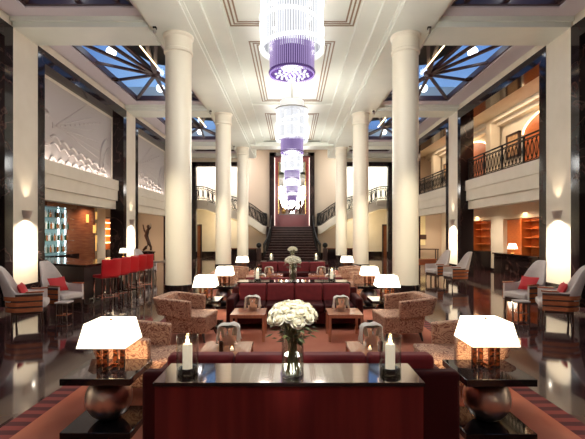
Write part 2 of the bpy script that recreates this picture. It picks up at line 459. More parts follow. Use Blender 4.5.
# small round ceiling speakers / spots
for s in (-1, 1):
    for bi, c in enumerate(CB[:3]):
        t = thing('ceiling_spot', 'small bronze ceiling spot beside a skylight, %s, %s' % (side_word[s], bay_word[bi]), 'spotlight', (s * 5.98, c + 3.5, 6.98))
        MB().lathe([(.13, 0), (.13, -.06), (.09, -.06), (.08, -.02), (.001, -.02)], 20).build('body', 'bronze', t, smooth=40)
    for bi, c in enumerate(CB[1:4]):
        t = thing('beam_projector', 'small dark projector under the beam, %s, by the %s' % (side_word[s], ('first column', 'second column', 'third column')[bi]), 'spotlight', (s * 3.33, c - .5, ZB))
        MB().box(-.04, .04, -.04, .04, -.05, 0).build('bracket', 'iron', t)
        MB().lathe([(.001, -.10), (.045, -.10), (.035, 0), (.001, 0)], 14, (0, -.02, -.05)).build('lamp_head', 'steel', t, smooth=40)

# ------------------------------------------------------------------ columns
proto = None
ordw = ['first', 'second', 'third']
for s in (-1, 1):
    for i, c in enumerate(CB[1:]):
        lab = 'round cream column with black base, %s from the front on the %s' % (ordw[i], side_word[s])
        if proto is None:
            proto = thing('column', lab, 'column', (s * 2.89, c, 0), 0, 'nave columns')
            MB().lathe([(.35, 0), (.35, .40), (.345, .44), (.33, .45), (.33, .451)], 40).build('base', 'blackm', proto, smooth=40)
            MB().lathe([(.325, .45), (.325, 6.2), (.325, 6.28)], 48).build('shaft', 'colm', proto, smooth=40)
            MB().lathe([(.325, 6.28), (.36, 6.30), (.36, 6.36), (.34, 6.38), (.34, 6.66), (.38, 6.70), (.38, 6.75)], 48).build('capital', 'colm', proto, smooth=40)
        else: dup(proto, (s * 2.89, c, 0), 0, lab)

# ------------------------------------------------------------------ plaster reliefs (left upper openings)
def relief(c, label):
    t = thing('wall_relief', label, 'relief', (-7.24, 0, 0))
    y0, y1, z0, z1 = c + .8, c + 6.15, 3.7, 6.39
    MB().box(-.06, 0, y0, y1, z0, z1).build('panel', 'plaque', t)
    fr = MB(); fr.box(0, .03, y0, y1, z1 - .08, z1).box(0, .03, y0, y0 + .06, z0, z1).box(0, .03, y1 - .06, y1, z0, z1)
    fr.build('moulding', 'plaster', t)
    Y = lambda f: y0 + f * (y1 - y0)
    Z = lambda f: z0 + .14 + f * (z1 - z0 - .2)
    def line(pts, r, name):
        MB().tube([(.005, Y(a), Z(bq)) for a, bq in pts], r, 6, up=(1, 0, 0)).build(name, 'plaque', t, smooth=60)
    def arc(cx, cz, rx, rz_, a0, a1, n=18): return [(cx + rx * math.cos(R(a0 + (a1 - a0) * i / n)), cz + rz_ * math.sin(R(a0 + (a1 - a0) * i / n))) for i in range(n + 1)]
    line(arc(.13, .42, .10, .22, 60, 285), 0.060, 'wing_line'); line(arc(.17, .40, .09, .17, 70, 270), 0.043, 'wing_line')
    line([(.02, .70), (.06, .74), (.09, .82), (.13, .80)], 0.051, 'wing_line')
    line(arc(.93, .18, .13, .45, 90, 190), 0.043, 'wing_line'); line(arc(.97, .12, .12, .40, 90, 190), 0.034, 'wing_line')
    for q in range(6): line([(.22, .44 + .012 * q), (.62 + .06 * q, .98 - .15 * q)], .018, 'ray_line')
    pts = []
    for q in range(90):
        f = q / 89; pts.append((.20 + .68 * f, .31 - .20 * f + .055 * abs(math.sin(f * PI * 7)) * (1 - .3 * f)))
    line(pts, .045, 'wave_line')
    line([(a, zz - .09) for a, zz in pts], .035, 'wave_line')
    for q in range(9): line(arc(.22 + .082 * q, -.03, .038, .115, 180, 0, 10), .04, 'scallop')
    for q in range(9): line(arc(.22 + .082 * q, -.03, .02, .06, 180, 0, 8), .025, 'scallop')
    for q in range(10):
        f = q / 9; b2 = MB(); b2.sphere((.0, Y(.30 + .5 * f), Z(.50 + .33 * f)), .045, 8, 6); b2.build('bead', 'plaque', t, smooth=60)
    return t
relief(CB[0], 'pale plaster wall relief above the front alcove on the bar side')
relief(CB[1], 'pale plaster relief of waves and rays above the bar')
relief(CB[2], 'pale plaster wave relief farther along, above the dark dancing sculpture')

# ------------------------------------------------------------------ iron railings
def lattice(b, P, Q, h, n, r=.013):
    """interlaced ovals between two floor points P, Q"""
    P, Q = Vector(P), Vector(Q); d = Q - P
    for i in range(n):
        f = (i + .5) / n; cx = P + d * f; hw = .88 / n
        for sg in (1,):
            loop = []
            for a in range(16):
                q = 2 * PI * a / 16
                loop.append(cx + d * (hw * math.cos(q)) + Vector((0, 0, .07 + (h - .1) / 2 + (h - .14) / 2 * math.sin(q))))
            b.tube(loop, r, 5, loop=True, up=(1, 0, 0))
    for i in range(n + 1):
        p = P + d * (i / n); b.tube([p + Vector((0, 0, .05)), p + Vector((0, 0, h))], .008, 5)
for bi, c in enumerate(CB[:3]):
    y0, y1 = c + .8, c + 6.15; z = 3.84; h = .88
    t = thing('balcony_railing', 'black iron balcony railing with interlaced ovals, %s' % ('above the front alcove', 'above the orange-lit counters', 'in the farther gallery opening')[bi], 'railing', (7.1, 0, z))
    MB().box(-.035, .035, y0, y1, h - .04, h).build('handrail', 'iron', t, bevel=.01)
    MB().box(-.02, .02, y0, y1, .04, .07).build('bottom_rail', 'iron', t)
    MB().box(-.02, .02, y0, y1, h - .14, h - .115).build('upper_rail', 'iron', t)
    n = 4
    for i in range(n + 1):
        y = y0 + .03 + (y1 - y0 - .06) * i / n
        MB().box(-.025, .025, y - .025, y + .025, 0, h).build('post', 'iron', t)
        if i < n:
            b = MB(); lattice(b, (0, y, 0), (0, y + (y1 - y0 - .06) / n, 0), h - .1, 6); b.build('scroll_panel', 'iron', t, smooth=60)

# gallery furnishing (right upper level)
for bi, c in enumerate(CB[1:3]):
    w1 = ('behind the nearer balcony railing', 'behind the farther balcony railing')[bi]
    t = thing('gallery_pillar', 'square white pillar %s' % w1, 'pillar', (8.45, c + 6.95, 3.7))
    MB().box(-.2, .2, -.22, .22, 0, 2.6).build('shaft', 'plaster', t, bevel=.01)
    MB().box(-.24, .24, -.26, .26, 0, .2).build('base', 'plaster', t)
    t = thing('arched_niche', 'orange arched wall niche with a lit rim %s' % w1, 'niche', (8.72, c + 2.95, 3.7))
    prof = [(-2.1, 0)] + [(2.1 * math.cos(R(180 - 180 * i / 20)), 1.75 + .65 * math.sin(R(180 - 180 * i / 20))) for i in range(21)] + [(2.1, 0)]
    b = MB(); n = len(prof)
    b.add([(-.02, p[0], p[1]) for p in prof] + [(.02, p[0], p[1]) for p in prof], [tuple(range(n)), tuple(range(2 * n - 1, n - 1, -1))] + [(i, (i + 1) % n, n + (i + 1) % n, n + i) for i in range(n)])
    b.build('panel', 'orangewood', t)
    MB().tube([(-.05, p[0], p[1]) for p in prof[1:-1]], .03, 6, up=(1, 0, 0)).build('lit_rim', 'ledwarm', t, smooth=60)
    t = thing('framed_painting', 'framed abstract painting in warm colours on the gallery wall %s' % w1, 'painting', (8.68, c + 5.75, 4.75))
    MB().box(-.02, .06, -.42, .42, 0, .85).build('canvas', 'paint', t)
    b = MB(); b.box(-.05, .05, -.48, -.40, -.06, .91).box(-.05, .05, .40, .48, -.06, .91).box(-.05, .05, -.48, .48, -.06, .02).box(-.05, .05, -.48, .48, .83, .91)
    b.build('frame', 'darkwood', t)
    lamp('AREA', 'gallery_light', (7.8, c + 4.4, 6.45), 70, (1, .78, .54), target=(7.8, c + 4.4, 0), sx=.5, sy=4.5)

# ------------------------------------------------------------------ wall sconces
proto = None
for s in (-1, 1):
    for i, c in enumerate(CB[1:] + CB[:1]):
        lab = 'silver wall sconce on the white pilaster, %s, %s' % (side_word[s], ('nearest in view', 'by the second column', 'behind the third column', 'before the nearest bay')[i])
        loc = (s * (WX - .02), c, 2.12); rz = 0 if s < 0 else PI
        if proto is None:
            proto = thing('wall_sconce', lab, 'wall lamp', loc, rz, 'pilaster sconces')
            n = 14; rings = []
            for (r, z) in ((.10, 0), (.16, .14), (.17, .20), (.155, .20), (.145, .14), (.085, .01)):
                rings.append([(max(0, r * .85 * math.sin(PI * i2 / n)), r * math.cos(PI * i2 / n), z) for i2 in range(n + 1)])
            MB().loft(rings, closed=False, caps=False).build('bowl', 'sconce', proto, smooth=40)
            MB().box(0, .02, -.06, .06, .02, .18).build('wall_plate', 'sconce', proto)
            MB().sphere((.07, 0, .08), .028, 12, 8).build('bulb', 'ledwarm', proto, smooth=60)
        else: dup(proto, loc, rz, lab)
        x = s * (WX - .27)
        lamp('SPOT', 'sconce_down', (s * (WX - .22), c, 2.12), 240, (1, .88, .72), .03, (s * (WX - .16), c, 0), 150, 1.0)
        lamp('SPOT', 'sconce_wash', (s * (WX - .42), c, 2.10), 330, (1, .88, .70), .03, (s * WX, c, .75), 74, .8)
        lamp('SPOT', 'sconce_up', (s * (WX - .2), c, 2.36), 45, (1, .84, .64), .02, (s * (WX - .08), c, 4), 60, .8)

# ------------------------------------------------------------------ bar alcove (left)
t = thing('bar_counter', 'long dark marble bar counter with red stools along it', 'bar counter', (0, 0, 0))
poly = [(-4.80, 9.65), (-4.80, 13.0), (-5.4, 13.0), (-5.4, 11.2), (-6.68, 12.35), (-7.4, 12.35), (-7.4, 11.6), (-6.7, 11.6), (-6.0, 10.35)]
MB().prism(poly, 0.1, .97).build('front_panel', 'barstone', t)
top = [(-4.66, 9.45), (-4.66, 13.1), (-5.5, 13.1), (-5.5, 11.3), (-6.68, 12.45), (-7.5, 12.45), (-7.5, 11.52), (-6.72, 11.5), (-6.05, 10.2)]
MB().prism(top, .97, 1.02).build('counter_top', 'blackm', t)
MB().prism([(x + .08, y) if x > -5 else (x, y) for x, y in poly], 0, .1).build('plinth', 'darkwood', t)
MB().tube([(-4.70, 9.7, .22), (-4.70, 13.0, .22)], .02, 8).build('foot_rail', 'chrome', t, smooth=60)
for y in (9.75, 10.9, 12.0, 12.95):
    MB().box(-4.72, -4.68, y - .02, y + .02, 0, .22).build('rail_bracket', 'chrome', t)
t = thing('bar_shelf_unit', 'backlit bar shelving with bottles behind the dark counter', 'shelving', (-9.48, 0, 0))
y0, y1 = 15.3, 17.45
MB().box(0, .03, y0, y1, .9, 2.85).build('back_panel', 'backlit', t)
for z in (1.0, 1.45, 1.9, 2.35): MB().box(.03, .36, y0, y1, z - .02, z).build('glass_shelf', 'vaseglass', t)
for y in (15.9, 16.9, 17.4): MB().box(.03, .045, y - .035, y + .035, .95, 2.7).build('light_strip', 'ledcool', t)
MB().box(0, .5, y0, y1, 2.75, 3.0).build('cornice', 'walnut', t)
MB().box(0, .6, y0, y1, 0, .9).build('base_cabinet', 'blackm', t)
bot = []
for i, (h, r, m) in enumerate(((.30, .038, 'bottle_a'), (.28, .042, 'bottle_b'), (.32, .036, 'bottle_c'))):
    bo = MB().lathe([(.001, 0), (r, 0), (r, h * .62), (r * .35, h * .78), (r * .35, h), (.001, h)], 12).build('bottle', m, smooth=40)
    tag(bo, ('green', 'amber', 'pale')[i] + ' bottle', 'bottle', ('green', 'amber', 'pale')[i] + ' bottles on the backlit bar shelves'); bot.append(bo)
for zi, z in enumerate((1.0, 1.45, 1.9, 2.35)):
    for i in range(12):
        kx = (i * 7 + zi * 5) % 3
        loc = (-9.26 + .05 * ((i * 3 + zi) % 3 - 1), 15.5 + .155 * i + random.uniform(-.03, .03), z + .002)
        lab = ('green', 'amber', 'pale')[kx] + ' bottle among the bottles on the backlit bar shelves'
        o = bot[kx] if not bot[kx].get('placed') else dup(bot[kx], loc)
        o['placed'] = 1; o.location = loc; o['label'] = lab
for o in list(COL.objects):
    if 'placed' in o: del o['placed']
t = thing('curved_cabinet', 'curved walnut cabinet with small lit niches beside the bar shelves', 'cabinet', (-9.5, 17.55, 0))
pts = [(0.02, 0)] + [(.85 * math.sin(PI * i / 12) ** .6, 1.5 * i / 12) for i in range(1, 12)] + [(0.02, 1.5)]
MB().prism(pts, 0, 2.95).build('body', 'walnut', t, smooth=30)
for q, (zz, yy) in enumerate(((2.2, .42), (1.75, .75), (1.3, .95), (2.35, 1.0), (1.85, 1.12), (.95, 1.1))):
    f = math.sin(PI * yy / 1.5) ** .6 * .85
    MB().box(f - .03, f + .02, yy - .10, yy + .10, zz, zz + .34).build('lit_niche', 'niche', t)
t = thing('lit_wood_display', 'orange veneer display with lit shelves beside the bar', 'display', (-9.48, 20.05, 0))
MB().box(0, .03, 0, 1.65, .95, 2.45).build('back_panel', 'orangewood', t)
for z in (1.25, 1.6, 1.95, 2.25): MB().box(.03, .3, .05, 1.6, z, z + .03).build('shelf', 'ledwarm', t)
b = MB().box(0, .34, -.08, 0, .9, 2.55).box(0, .34, 1.65, 1.73, .9, 2.55).box(0, .34, -.08, 1.73, 2.45, 2.55)
b.build('frame', 'darkwood', t)
MB().box(0, .5, -.08, 1.73, 0, .95).build('base_cabinet', 'blackm', t)
struct(MB().box(-9.5, -8.9, 19.1, 19.95, 0, 3.05).build('wall_left_pier', 'plaster'))
for yy in (13.6, 15.6, 17.6): lamp('SPOT', 'bar_fill', (-8.5, yy, 3.0), 150, (1, .8, .6), .05, (-8.7, yy, 0), 130, 1)  # unseen spots added to light the bar alcove
for yy in (21.2, 23.8): lamp('SPOT', 'alcove_fill', (-8.4, yy, 3.0), 300, (1, .82, .62), .05, (-8.4, yy, 0), 130, 1)  # unseen spots added past the bar, no fixtures

for s in (-1, 1): lamp('SPOT', 'end_wall_fill', (s * 8.0, 22.6, 3.0), 170, (1, .84, .64), .05, (s * 7.9, 26, 1.3), 110, 1)  # added spots without fixtures, brightening the alcove end walls
# bar stools
proto = None
for i in range(5):
    loc = (-4.38, 9.85 + .58 * i, 0); rz = R(-128)
    lab = 'red leather bar stool at the dark counter, %s from the near end' % ('first', 'second', 'third', 'fourth', 'fifth')[i]
    if proto is None:
        t = proto = thing('bar_stool', lab, 'bar stool', loc, rz, 'bar stools along the counter')
        MB().box(-.22, .22, -.22, .20, .70, .78).build('seat', 'redleather', t, bevel=.025)
        b = MB(); n = 8
        b.loft([[(-.23 + .46 * j / n, .19 + .05 * (1 - (2 * j / n - 1) ** 2) + .10 * (z - .78) + dd, z) for j in range(n + 1)] + [(-.23 + .46 * j / n, .235 + .05 * (1 - (2 * j / n - 1) ** 2) + .10 * (z - .78) + dd, z) for j in range(n, -1, -1)] for z, dd in ((.74, 0), (.95, 0), (1.14, 0))])
        b.build('backrest', 'redleather', t, bevel=.012)
        for x in (-.19, .19):
            for y in (-.18, .18):
                MB().bar((x, y, .70), (x * 1.08, y * 1.08, 0), .028, .028).build('leg', 'chrome', t)
        b = MB(); b.box(-.2, .2, -.2, -.175, .25, .275).box(-.2, .2, .175, .2, .25, .275).box(-.2, -.175, -.2, .2, .25, .275).box(.175, .2, -.2, .2, .25, .275)
        b.build('footrest', 'chrome', t)
    else: dup(proto, loc, rz, lab)

# ------------------------------------------------------------------ right alcove: counters, lit niches
for q, (y0, y1, lab) in enumerate(((15.0, 18.35, 'dark marble counter with orange lit shelf niche, nearer of two on the balcony side'), (19.6, 22.4, 'dark marble counter with orange lit shelf niche, farther of two on the balcony side'))):
    t = thing('service_counter', lab, 'counter', (9.48, y0, 0))
    L = y1 - y0
    MB().box(-.03, 0, 0, L, .9, 2.32).build('back_panel', 'orangewood', t)
    MB().box(-.62, 0, 0, L, 0, .84).build('front_panel', 'blackm', t)
    MB().box(-.68, 0, -.03, L + .03, .84, .90).build('counter_top', 'blackm', t)
    for z in (1.2, 1.55, 1.9, 2.2): MB().box(-.3, -.03, .02, L * .45, z, z + .03).build('shelf', 'orangewood', t)
    MB().box(-.42, 0, L * .45, L * .48, .9, 2.32).build('divider', 'orangewood', t)
    lamp('AREA', 'niche_light', (9.15, y0 + L / 2, 2.55), 42, (1, .66, .36), target=(9.35, y0 + L / 2, 0), sx=.3, sy=L * .9)
b = MB()
for y0, y1 in ((8.0, 14.9), (18.4, 19.55), (22.45, 26)): b.box(9.3, 9.5, y0, y1, 0, 3.05)
b.box(9.3, 9.5, 14.9, 18.4, 2.36, 3.05).box(9.3, 9.5, 19.55, 22.45, 2.36, 3.05)
struct(b.build('wall_right_pier', 'plaster'))
struct(MB().box(9.27, 9.3, 18.4, 19.55, 0, .12).build('baseboard_right', 'blackm'))
for yy in (13.6, 16.2, 18.8): lamp('SPOT', 'aisle_fill', (8.1, yy, 3.0), 210, (1, .84, .66), .05, (8.3, yy, 0), 140, 1)  # unseen spots added to light the counter aisle
for yy in (22.0, 24.4): lamp('SPOT', 'alcove_fill', (8.3, yy, 3.0), 280, (1, .84, .62), .05, (8.3, yy, 0), 130, 1)  # more added spots for the aisle's far part, no fixtures

# small white-shaded lamps on counters
def small_lamp(loc, label, k=1):
    t = thing('counter_lamp', label, 'lamp', loc); t.scale = (k, k, k)
    MB().lathe([(.001, 0), (.08, 0), (.08, .02), (.02, .04), (.02, .22), (.001, .22)], 16).build('base', 'gold', t, smooth=40)
    MB().lathe([(.20, .2), (.13, .42), (.125, .42), (.195, .2)], 24).build('lamp_shade', 'shade', t, smooth=40)
    lamp('POINT', 'counter_lamp_bulb', (loc[0], loc[1], loc[2] + .15), 10, size=.05)
small_lamp((9.02, 17.1, .902), 'small white shaded lamp on the nearer service counter')
small_lamp((-5.15, 12.75, 1.022), 'small white shaded lamp on the far end of the bar counter', .62)

# wall art and console at the far end of the right alcove
t = thing('wall_panel', 'tall narrow ochre wall panel at the end of the balcony side aisle', 'wall art', (8.0, 25.97, 1.0))
MB().box(-.28, .28, -.02, .02, .0, 1.9).build('panel', 'lime', t); MB().box(-.34, .34, -.05, -.02, .35, .65).build('plaque', 'darkwood', t)
t = thing('hall_table', 'dark wooden hall table below the ochre wall panel', 'table', (8.15, 25.4, 0))
MB().box(-.7, .7, -.25, .25, .74, .8).build('top', 'darkwood', t)
for x in (-.64, .64):
    for y in (-.2, .2): MB().box(x - .03, x + .03, y - .03, y + .03, 0, .74).build('leg', 'darkwood', t)

# ------------------------------------------------------------------ sculpture
t = thing('plinth', 'dark stone plinth under the dancing figure sculpture', 'plinth', (-7.55, 21.8, 0))
MB().box(-.28, .28, -.28, .28, 0, .72).build('block', 'blackm', t); MB().box(-.32, .32, -.32, .32, .72, .78).build('cap', 'blackm', t)
t = thing('abstract_sculpture', 'dark bronze twisting figure sculpture against the beige wall', 'sculpture', (-7.55, 21.8, .785))
MB().tube([(-.22, 0, .06), (-.05, 0, .22), (.10, 0, .42), (.02, 0, .62), (-.06, .02, .82), (.0, 0, 1.02), (.06, 0, 1.22)], [.05, .09, .10, .09, .11, .10, .05], 10).build('torso', 'bronze', t, smooth=60)
MB().tube([(.18, .02, .07), (.20, 0, .22), (.10, 0, .42)], [.06, .06, .08], 8).build('leg', 'bronze', t, smooth=60)
MB().tube([(-.04, 0, .92), (-.16, 0, 1.12), (-.22, 0, 1.40)], [.06, .045, .03], 8).build('arm', 'bronze', t, smooth=60)
MB().tube([(.05, 0, 1.10), (.18, 0, 1.25), (.20, 0, 1.48)], [.05, .04, .025], 8).build('arm', 'bronze', t, smooth=60)
MB().sphere((.05, 0, 1.30), .085, 12, 8, 1.3).build('head', 'bronze', t, smooth=60)
MB().box(-.26, .26, -.15, .15, -.0, .03).build('base', 'bronze', t)

# ------------------------------------------------------------------ rug
t = thing('rug', 'large terracotta red rug under the lounge seating', 'rug', (.03, 0, 0))
MB().box(-2.42, 2.42, 1.2, 19.6, 0, .012).build('field', 'rug', t)
b = MB().box(-2.63, -2.42, 1.0, 19.8, 0, .013).box(2.42, 2.63, 1.0, 19.8, 0, .013).box(-2.42, 2.42, 1.0, 1.2, 0, .013).box(-2.42, 2.42, 19.6, 19.8, 0, .013)
b.build('border', 'rugborder', t)
RZ = .013

# ------------------------------------------------------------------ sofas
def sofa(loc, rz, label):
    t = thing('sofa', label, 'sofa', loc, rz, 'red velvet sofas')
    W = 1.235
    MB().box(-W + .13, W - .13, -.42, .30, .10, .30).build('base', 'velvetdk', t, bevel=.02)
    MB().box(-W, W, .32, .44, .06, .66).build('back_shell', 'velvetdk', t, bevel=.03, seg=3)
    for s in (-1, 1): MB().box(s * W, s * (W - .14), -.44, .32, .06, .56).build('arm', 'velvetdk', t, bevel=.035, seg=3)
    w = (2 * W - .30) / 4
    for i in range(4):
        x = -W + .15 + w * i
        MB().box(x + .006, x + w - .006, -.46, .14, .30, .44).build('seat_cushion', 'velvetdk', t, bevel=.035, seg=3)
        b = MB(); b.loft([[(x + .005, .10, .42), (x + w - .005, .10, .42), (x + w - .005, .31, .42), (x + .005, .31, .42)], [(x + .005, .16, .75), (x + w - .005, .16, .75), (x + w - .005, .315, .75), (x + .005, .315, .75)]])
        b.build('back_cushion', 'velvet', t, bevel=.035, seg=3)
    for x in (-W + .1, W - .1):
        for y in (-.36, .36): MB().box(x - .03, x + .03, y - .03, y + .03, 0, .10).build('foot', 'darkwood', t)
    return t
s0 = sofa((.07, 3.67, RZ), PI, 'red velvet sofa with its back against the front console')
dup(s0, (.05, 7.95, RZ), 0, 'red velvet sofa facing the front roses, four upright back cushions')
dup(s0, (.05, 9.55, RZ), PI, 'red velvet sofa back to back with the middle sofa, behind the second console')
dup(s0, (.05, 14.1, RZ), 0, 'farthest red velvet sofa, facing forward in front of the third console')

# ------------------------------------------------------------------ consoles
def console(cx, y0, y1, W, label):
    t = thing('console_table', label, 'console', (cx, y0, RZ), 0, 'sofa back consoles')
    D = y1 - y0; h = .75 - RZ
    MB().box(-W / 2 + .01, W / 2 - .01, .01, D - .01, 0.06, h - .025).build('body', 'mahog', t)
    MB().box(-W / 2 + .05, W / 2 - .05, .04, D - .04, 0, .06).build('plinth', 'edge', t)
    MB().box(-W / 2, W / 2, 0, D, h - .025, h - .004).build('edge_band', 'edge', t)
    MB().box(-W / 2 + .004, W / 2 - .004, .004, D - .004, h - .004, h).build('mirror_top', 'bronzeglass', t)
console(-.02, 2.79, 3.21, 1.82, 'long mahogany console with bronze mirror top in the foreground')
console(.03, 8.52, 8.96, 2.3, 'second mahogany console, standing between the back to back sofas')
console(.03, 14.66, 15.1, 2.3, 'third mahogany console, behind the farthest sofa')

# ------------------------------------------------------------------ rose vases
def rose_mesh():
    b = MB()
    b.sphere((0, 0, .0), .030, 12, 8, 1.05)
    for ring, (n, rad, zz, tilt, sz) in enumerate(((4, .014, .012, 12, .034), (5, .022, .004, 32, .040), (6, .028, -.006, 52, .044))):
        for i in range(n):
            a = 2 * PI * i / n + ring * .7
            ca, sa = math.cos(a), math.sin(a); tl = R(tilt)
            rings = []
            for v in range(5):
                f = v / 4; up = -.012 + sz * f * math.cos(tl * f); outw = rad + sz * .6 * math.sin(tl) * f * f
                wd = sz * .78 * math.sin(PI * (.18 + .68 * f)) ** .8
                rings.append([(ca * (outw - abs(u) * abs(u) * wd * .25) - sa * u * wd, sa * (outw - abs(u) * abs(u) * wd * .25) + ca * u * wd, zz + up - .004 * u * u) for u in (-1, -.5, 0, .5, 1)])
            b.loft(rings, closed=False, caps=False)
    return b
rose_proto = None
def rose_vase(loc, label, n=30, seed=1):
    global rose_proto
    rnd = random.Random(seed)
    t = thing('rose_vase', label, 'vase of flowers', loc, 0, 'vases of white roses')
    hv, rv = .36, .078
    MB().lathe([(.001, 0), (rv, 0), (rv, hv), (rv - .006, hv), (rv - .006, .014), (.001, .014)], 32).build('glass_vase', 'vaseglass', t, smooth=40)
    MB().lathe([(.001, .016), (rv - .008, .016), (rv - .008, .15), (.001, .15)], 32).build('water', 'glass', t, smooth=40)
    st = MB(); lf = MB()
    heads = []
    for i in range(n):
        f = (i + .5) / n; ph = math.acos(1 - 1.0 * f); th = i * 2.39996
        x, y, z = .145 * math.sin(ph) * math.cos(th), .145 * math.sin(ph) * math.sin(th), .40 + .095 * math.cos(ph)
        heads.append((x, y, z, ph, th))
        bx, by = rnd.uniform(-.05, .05), rnd.uniform(-.05, .05)
        st.tube([(bx, by, .02), (x * .15 + bx * .3, y * .15 + by * .3, .22), (x * .45, y * .45, .33), (x * .95, y * .95, z - .02)], .0042, 5)
    for i in range(70):
        th = rnd.uniform(0, 2 * PI); rr = rnd.uniform(.05, .15); z = rnd.uniform(.29, .38) - (.15 - rr) * .5
        a = th + rnd.uniform(-.6, .6); L = rnd.uniform(.04, .07)
        p = Vector((rr * math.cos(th), rr * math.sin(th), z)); d = Vector((math.cos(a), math.sin(a), rnd.uniform(-.7, .3))).normalized()
        sd = d.cross(Vector((0, 0, 1))).normalized() * L * .32; u = Vector((0, 0, .006))
        lf.add([p, p + d * L * .4 + sd, p + d * L, p + d * L * .4 - sd, p + d * L * .45 + u], [(0, 1, 4), (1, 2, 4), (2, 3, 4), (3, 0, 4)])
    st.build('stems', 'stem', t, smooth=60); lf.build('foliage', 'leaf', t)
    for (x, y, z, ph, th) in heads:
        if rose_proto is None:
            o = rose_proto = rose_mesh().build('rose', 'rose', t, smooth=60)
        else:
            o = rose_proto.copy(); COL.objects.link(o); o.parent = t
        o.location = (x, y, z); o.rotation_euler = (0, ph * .9, th); o.rotation_euler = (Matrix.Rotation(th, 3, 'Z') @ Matrix.Rotation(ph * .9, 3, 'Y') @ Matrix.Rotation(rnd.uniform(0, 6), 3, 'Z')).to_euler()
        s = rnd.uniform(1.0, 1.2); o.scale = (s, s, s)
    return t
rose_vase((.005, 2.93, .75), 'glass vase of ivory roses on the foreground console', 26, 1)
rose_vase((.33 * 0 + .02, 8.72, .75), 'glass vase of white roses on the second console', 30, 2)
rose_vase((.02, 14.88, .75), 'glass vase of white roses on the third console near the stairs', 22, 3)

# ------------------------------------------------------------------ hurricane candles
hp = cp = None
cl = [('foreground console', 2.98, (-.745, .70)), ('second console', 8.74, (-.72, .83)), ('third console', 14.88, (-.74, .86))]
for (w, y, xs) in cl:
    for x, sw in zip(xs, ('bar side', 'balcony side')):
        l1 = 'hurricane glass with black pebbles on the %s, toward the %s' % (w, sw)
        l2 = 'lit white pillar candle on the %s, toward the %s' % (w, sw)
        loc = (x, y, .75)
        if hp is None:
            hp = thing('hurricane_glass', l1, 'candle holder', loc, 0, 'hurricane glasses')
            MB().lathe([(.001, 0), (.078, 0), (.078, .27), (.074, .27), (.074, .012), (.001, .012)], 32).build('glass_cylinder', 'glass', hp, smooth=40)
            MB().lathe([(.036, .013), (.072, .013), (.072, .035), (.06, .045), (.044, .040), (.036, .02)], 28).build('pebble_ring', 'pebble', hp, smooth=50)
            cp = thing('pillar_candle', l2, 'candle', (x, y, .763), 0, 'pillar candles')
            MB().lathe([(.001, 0), (.034, 0), (.034, .19), (.028, .198), (.014, .19), (.001, .188)], 20).build('wax', 'candle', cp, smooth=40)
            MB().cyl((0, 0), .0015, .188, .20, 6).build('wick', 'iron', cp)
            MB().lathe([(.001, .195), (.012, .207), (.014, .218), (.007, .238), (.001, .256)], 12).build('flame', 'flame', cp, smooth=60)
        else:
            dup(hp, loc, 0, l1); dup(cp, (x, y, .763), 0, l2)
        lamp('POINT', 'candle_light', (x, y, .99), 1.2, (1, .62, .3), .012)

# ------------------------------------------------------------------ ball side tables and lamps
tabs = [(-1, -1.653, 3.50, 'the front sofa'), (1, 1.749, 3.48, 'the front sofa'),
        (-1, -1.62, 7.5, 'the middle sofa facing forward'), (1, 1.74, 7.5, 'the middle sofa facing forward'),
        (-1, -1.60, 9.55, 'the sofa behind the second console'), (1, 1.80, 9.55, 'the sofa behind the second console'),
        (-1, -2.45, .75, 'the camera, unseen, added for light'), (1, 2.50, .75, 'the camera, unseen, added for light'),  # out-of-frame lamp tables, added to light the foreground
        (-1, -1.70, 13.9, 'the farthest sofa'), (1, 1.84, 13.9, 'the farthest sofa')]
tp = lp = None
for (s, x, y, w) in tabs:
    l1 = 'black side table on a pewter ball beside %s, %s' % (w, side_word[s])
    l2 = 'lit square shaded table lamp beside %s, %s' % (w, side_word[s])
    loc = (x, y + .28, RZ)
    if tp is None:
        tp = thing('ball_side_table', l1, 'side table', loc, 0, 'ball side tables')
        MB().box(-.297, .297, -.28, .28, .455, .515).build('top', 'blackgloss', tp, bevel=.004)
        MB().box(-.297, .297, -.28, .28, 0, .062).build('base_slab', 'blackgloss', tp, bevel=.004)
        MB().sphere((0, 0, .2585), .202, 40, 24).build('ball', 'pewter', tp, smooth=60)
        lp = thing('table_lamp', l2, 'table lamp', (0, 0, 0), 0, 'square shaded table lamps')
        for i in range(4):
            a = PI / 2 * i
            cx, cy = .105 * math.cos(a), .105 * math.sin(a)
            MB().box(cx - .019, cx + .019, cy - .019, cy + .019, .0, .238).build('post', 'tortoise', lp, bevel=.003)
        MB().box(-.11, .11, -.016, .016, .02, .045).box(-.016, .016, -.11, .11, .02, .045).build('cross_base', 'tortoise', lp)
        MB().cyl((0, 0), .012, .20, .44, 8).build('bulb_holder', 'gold', lp)
        b = MB(); q0, q1 = .208, .165
        sq = lambda q, z: [(-q, -q, z), (q, -q, z), (q, q, z), (-q, q, z)]
        b.loft([sq(q0, .235), sq(q1, .435)], caps=False); b.add(sq(q1, .435), [(0, 1, 2, 3)])
        b.build('lamp_shade', 'shade', lp)
        MB().sphere((0, 0, .44), .012, 8, 6).build('finial', 'gold', lp)
        t, l = tp, lp
    else:
        t, l = dup(tp, loc, 0, l1), dup(lp, loc, 0, l2)
    ly = y + (.34 if (s > 0 and y < 4) else .27)
    l.location = (x + .02, ly, RZ + .515)
    lamp('POINT', 'lamp_bulb', (x + .02, ly, RZ + .515 + .36), 30, (1, .74, .44), .05)

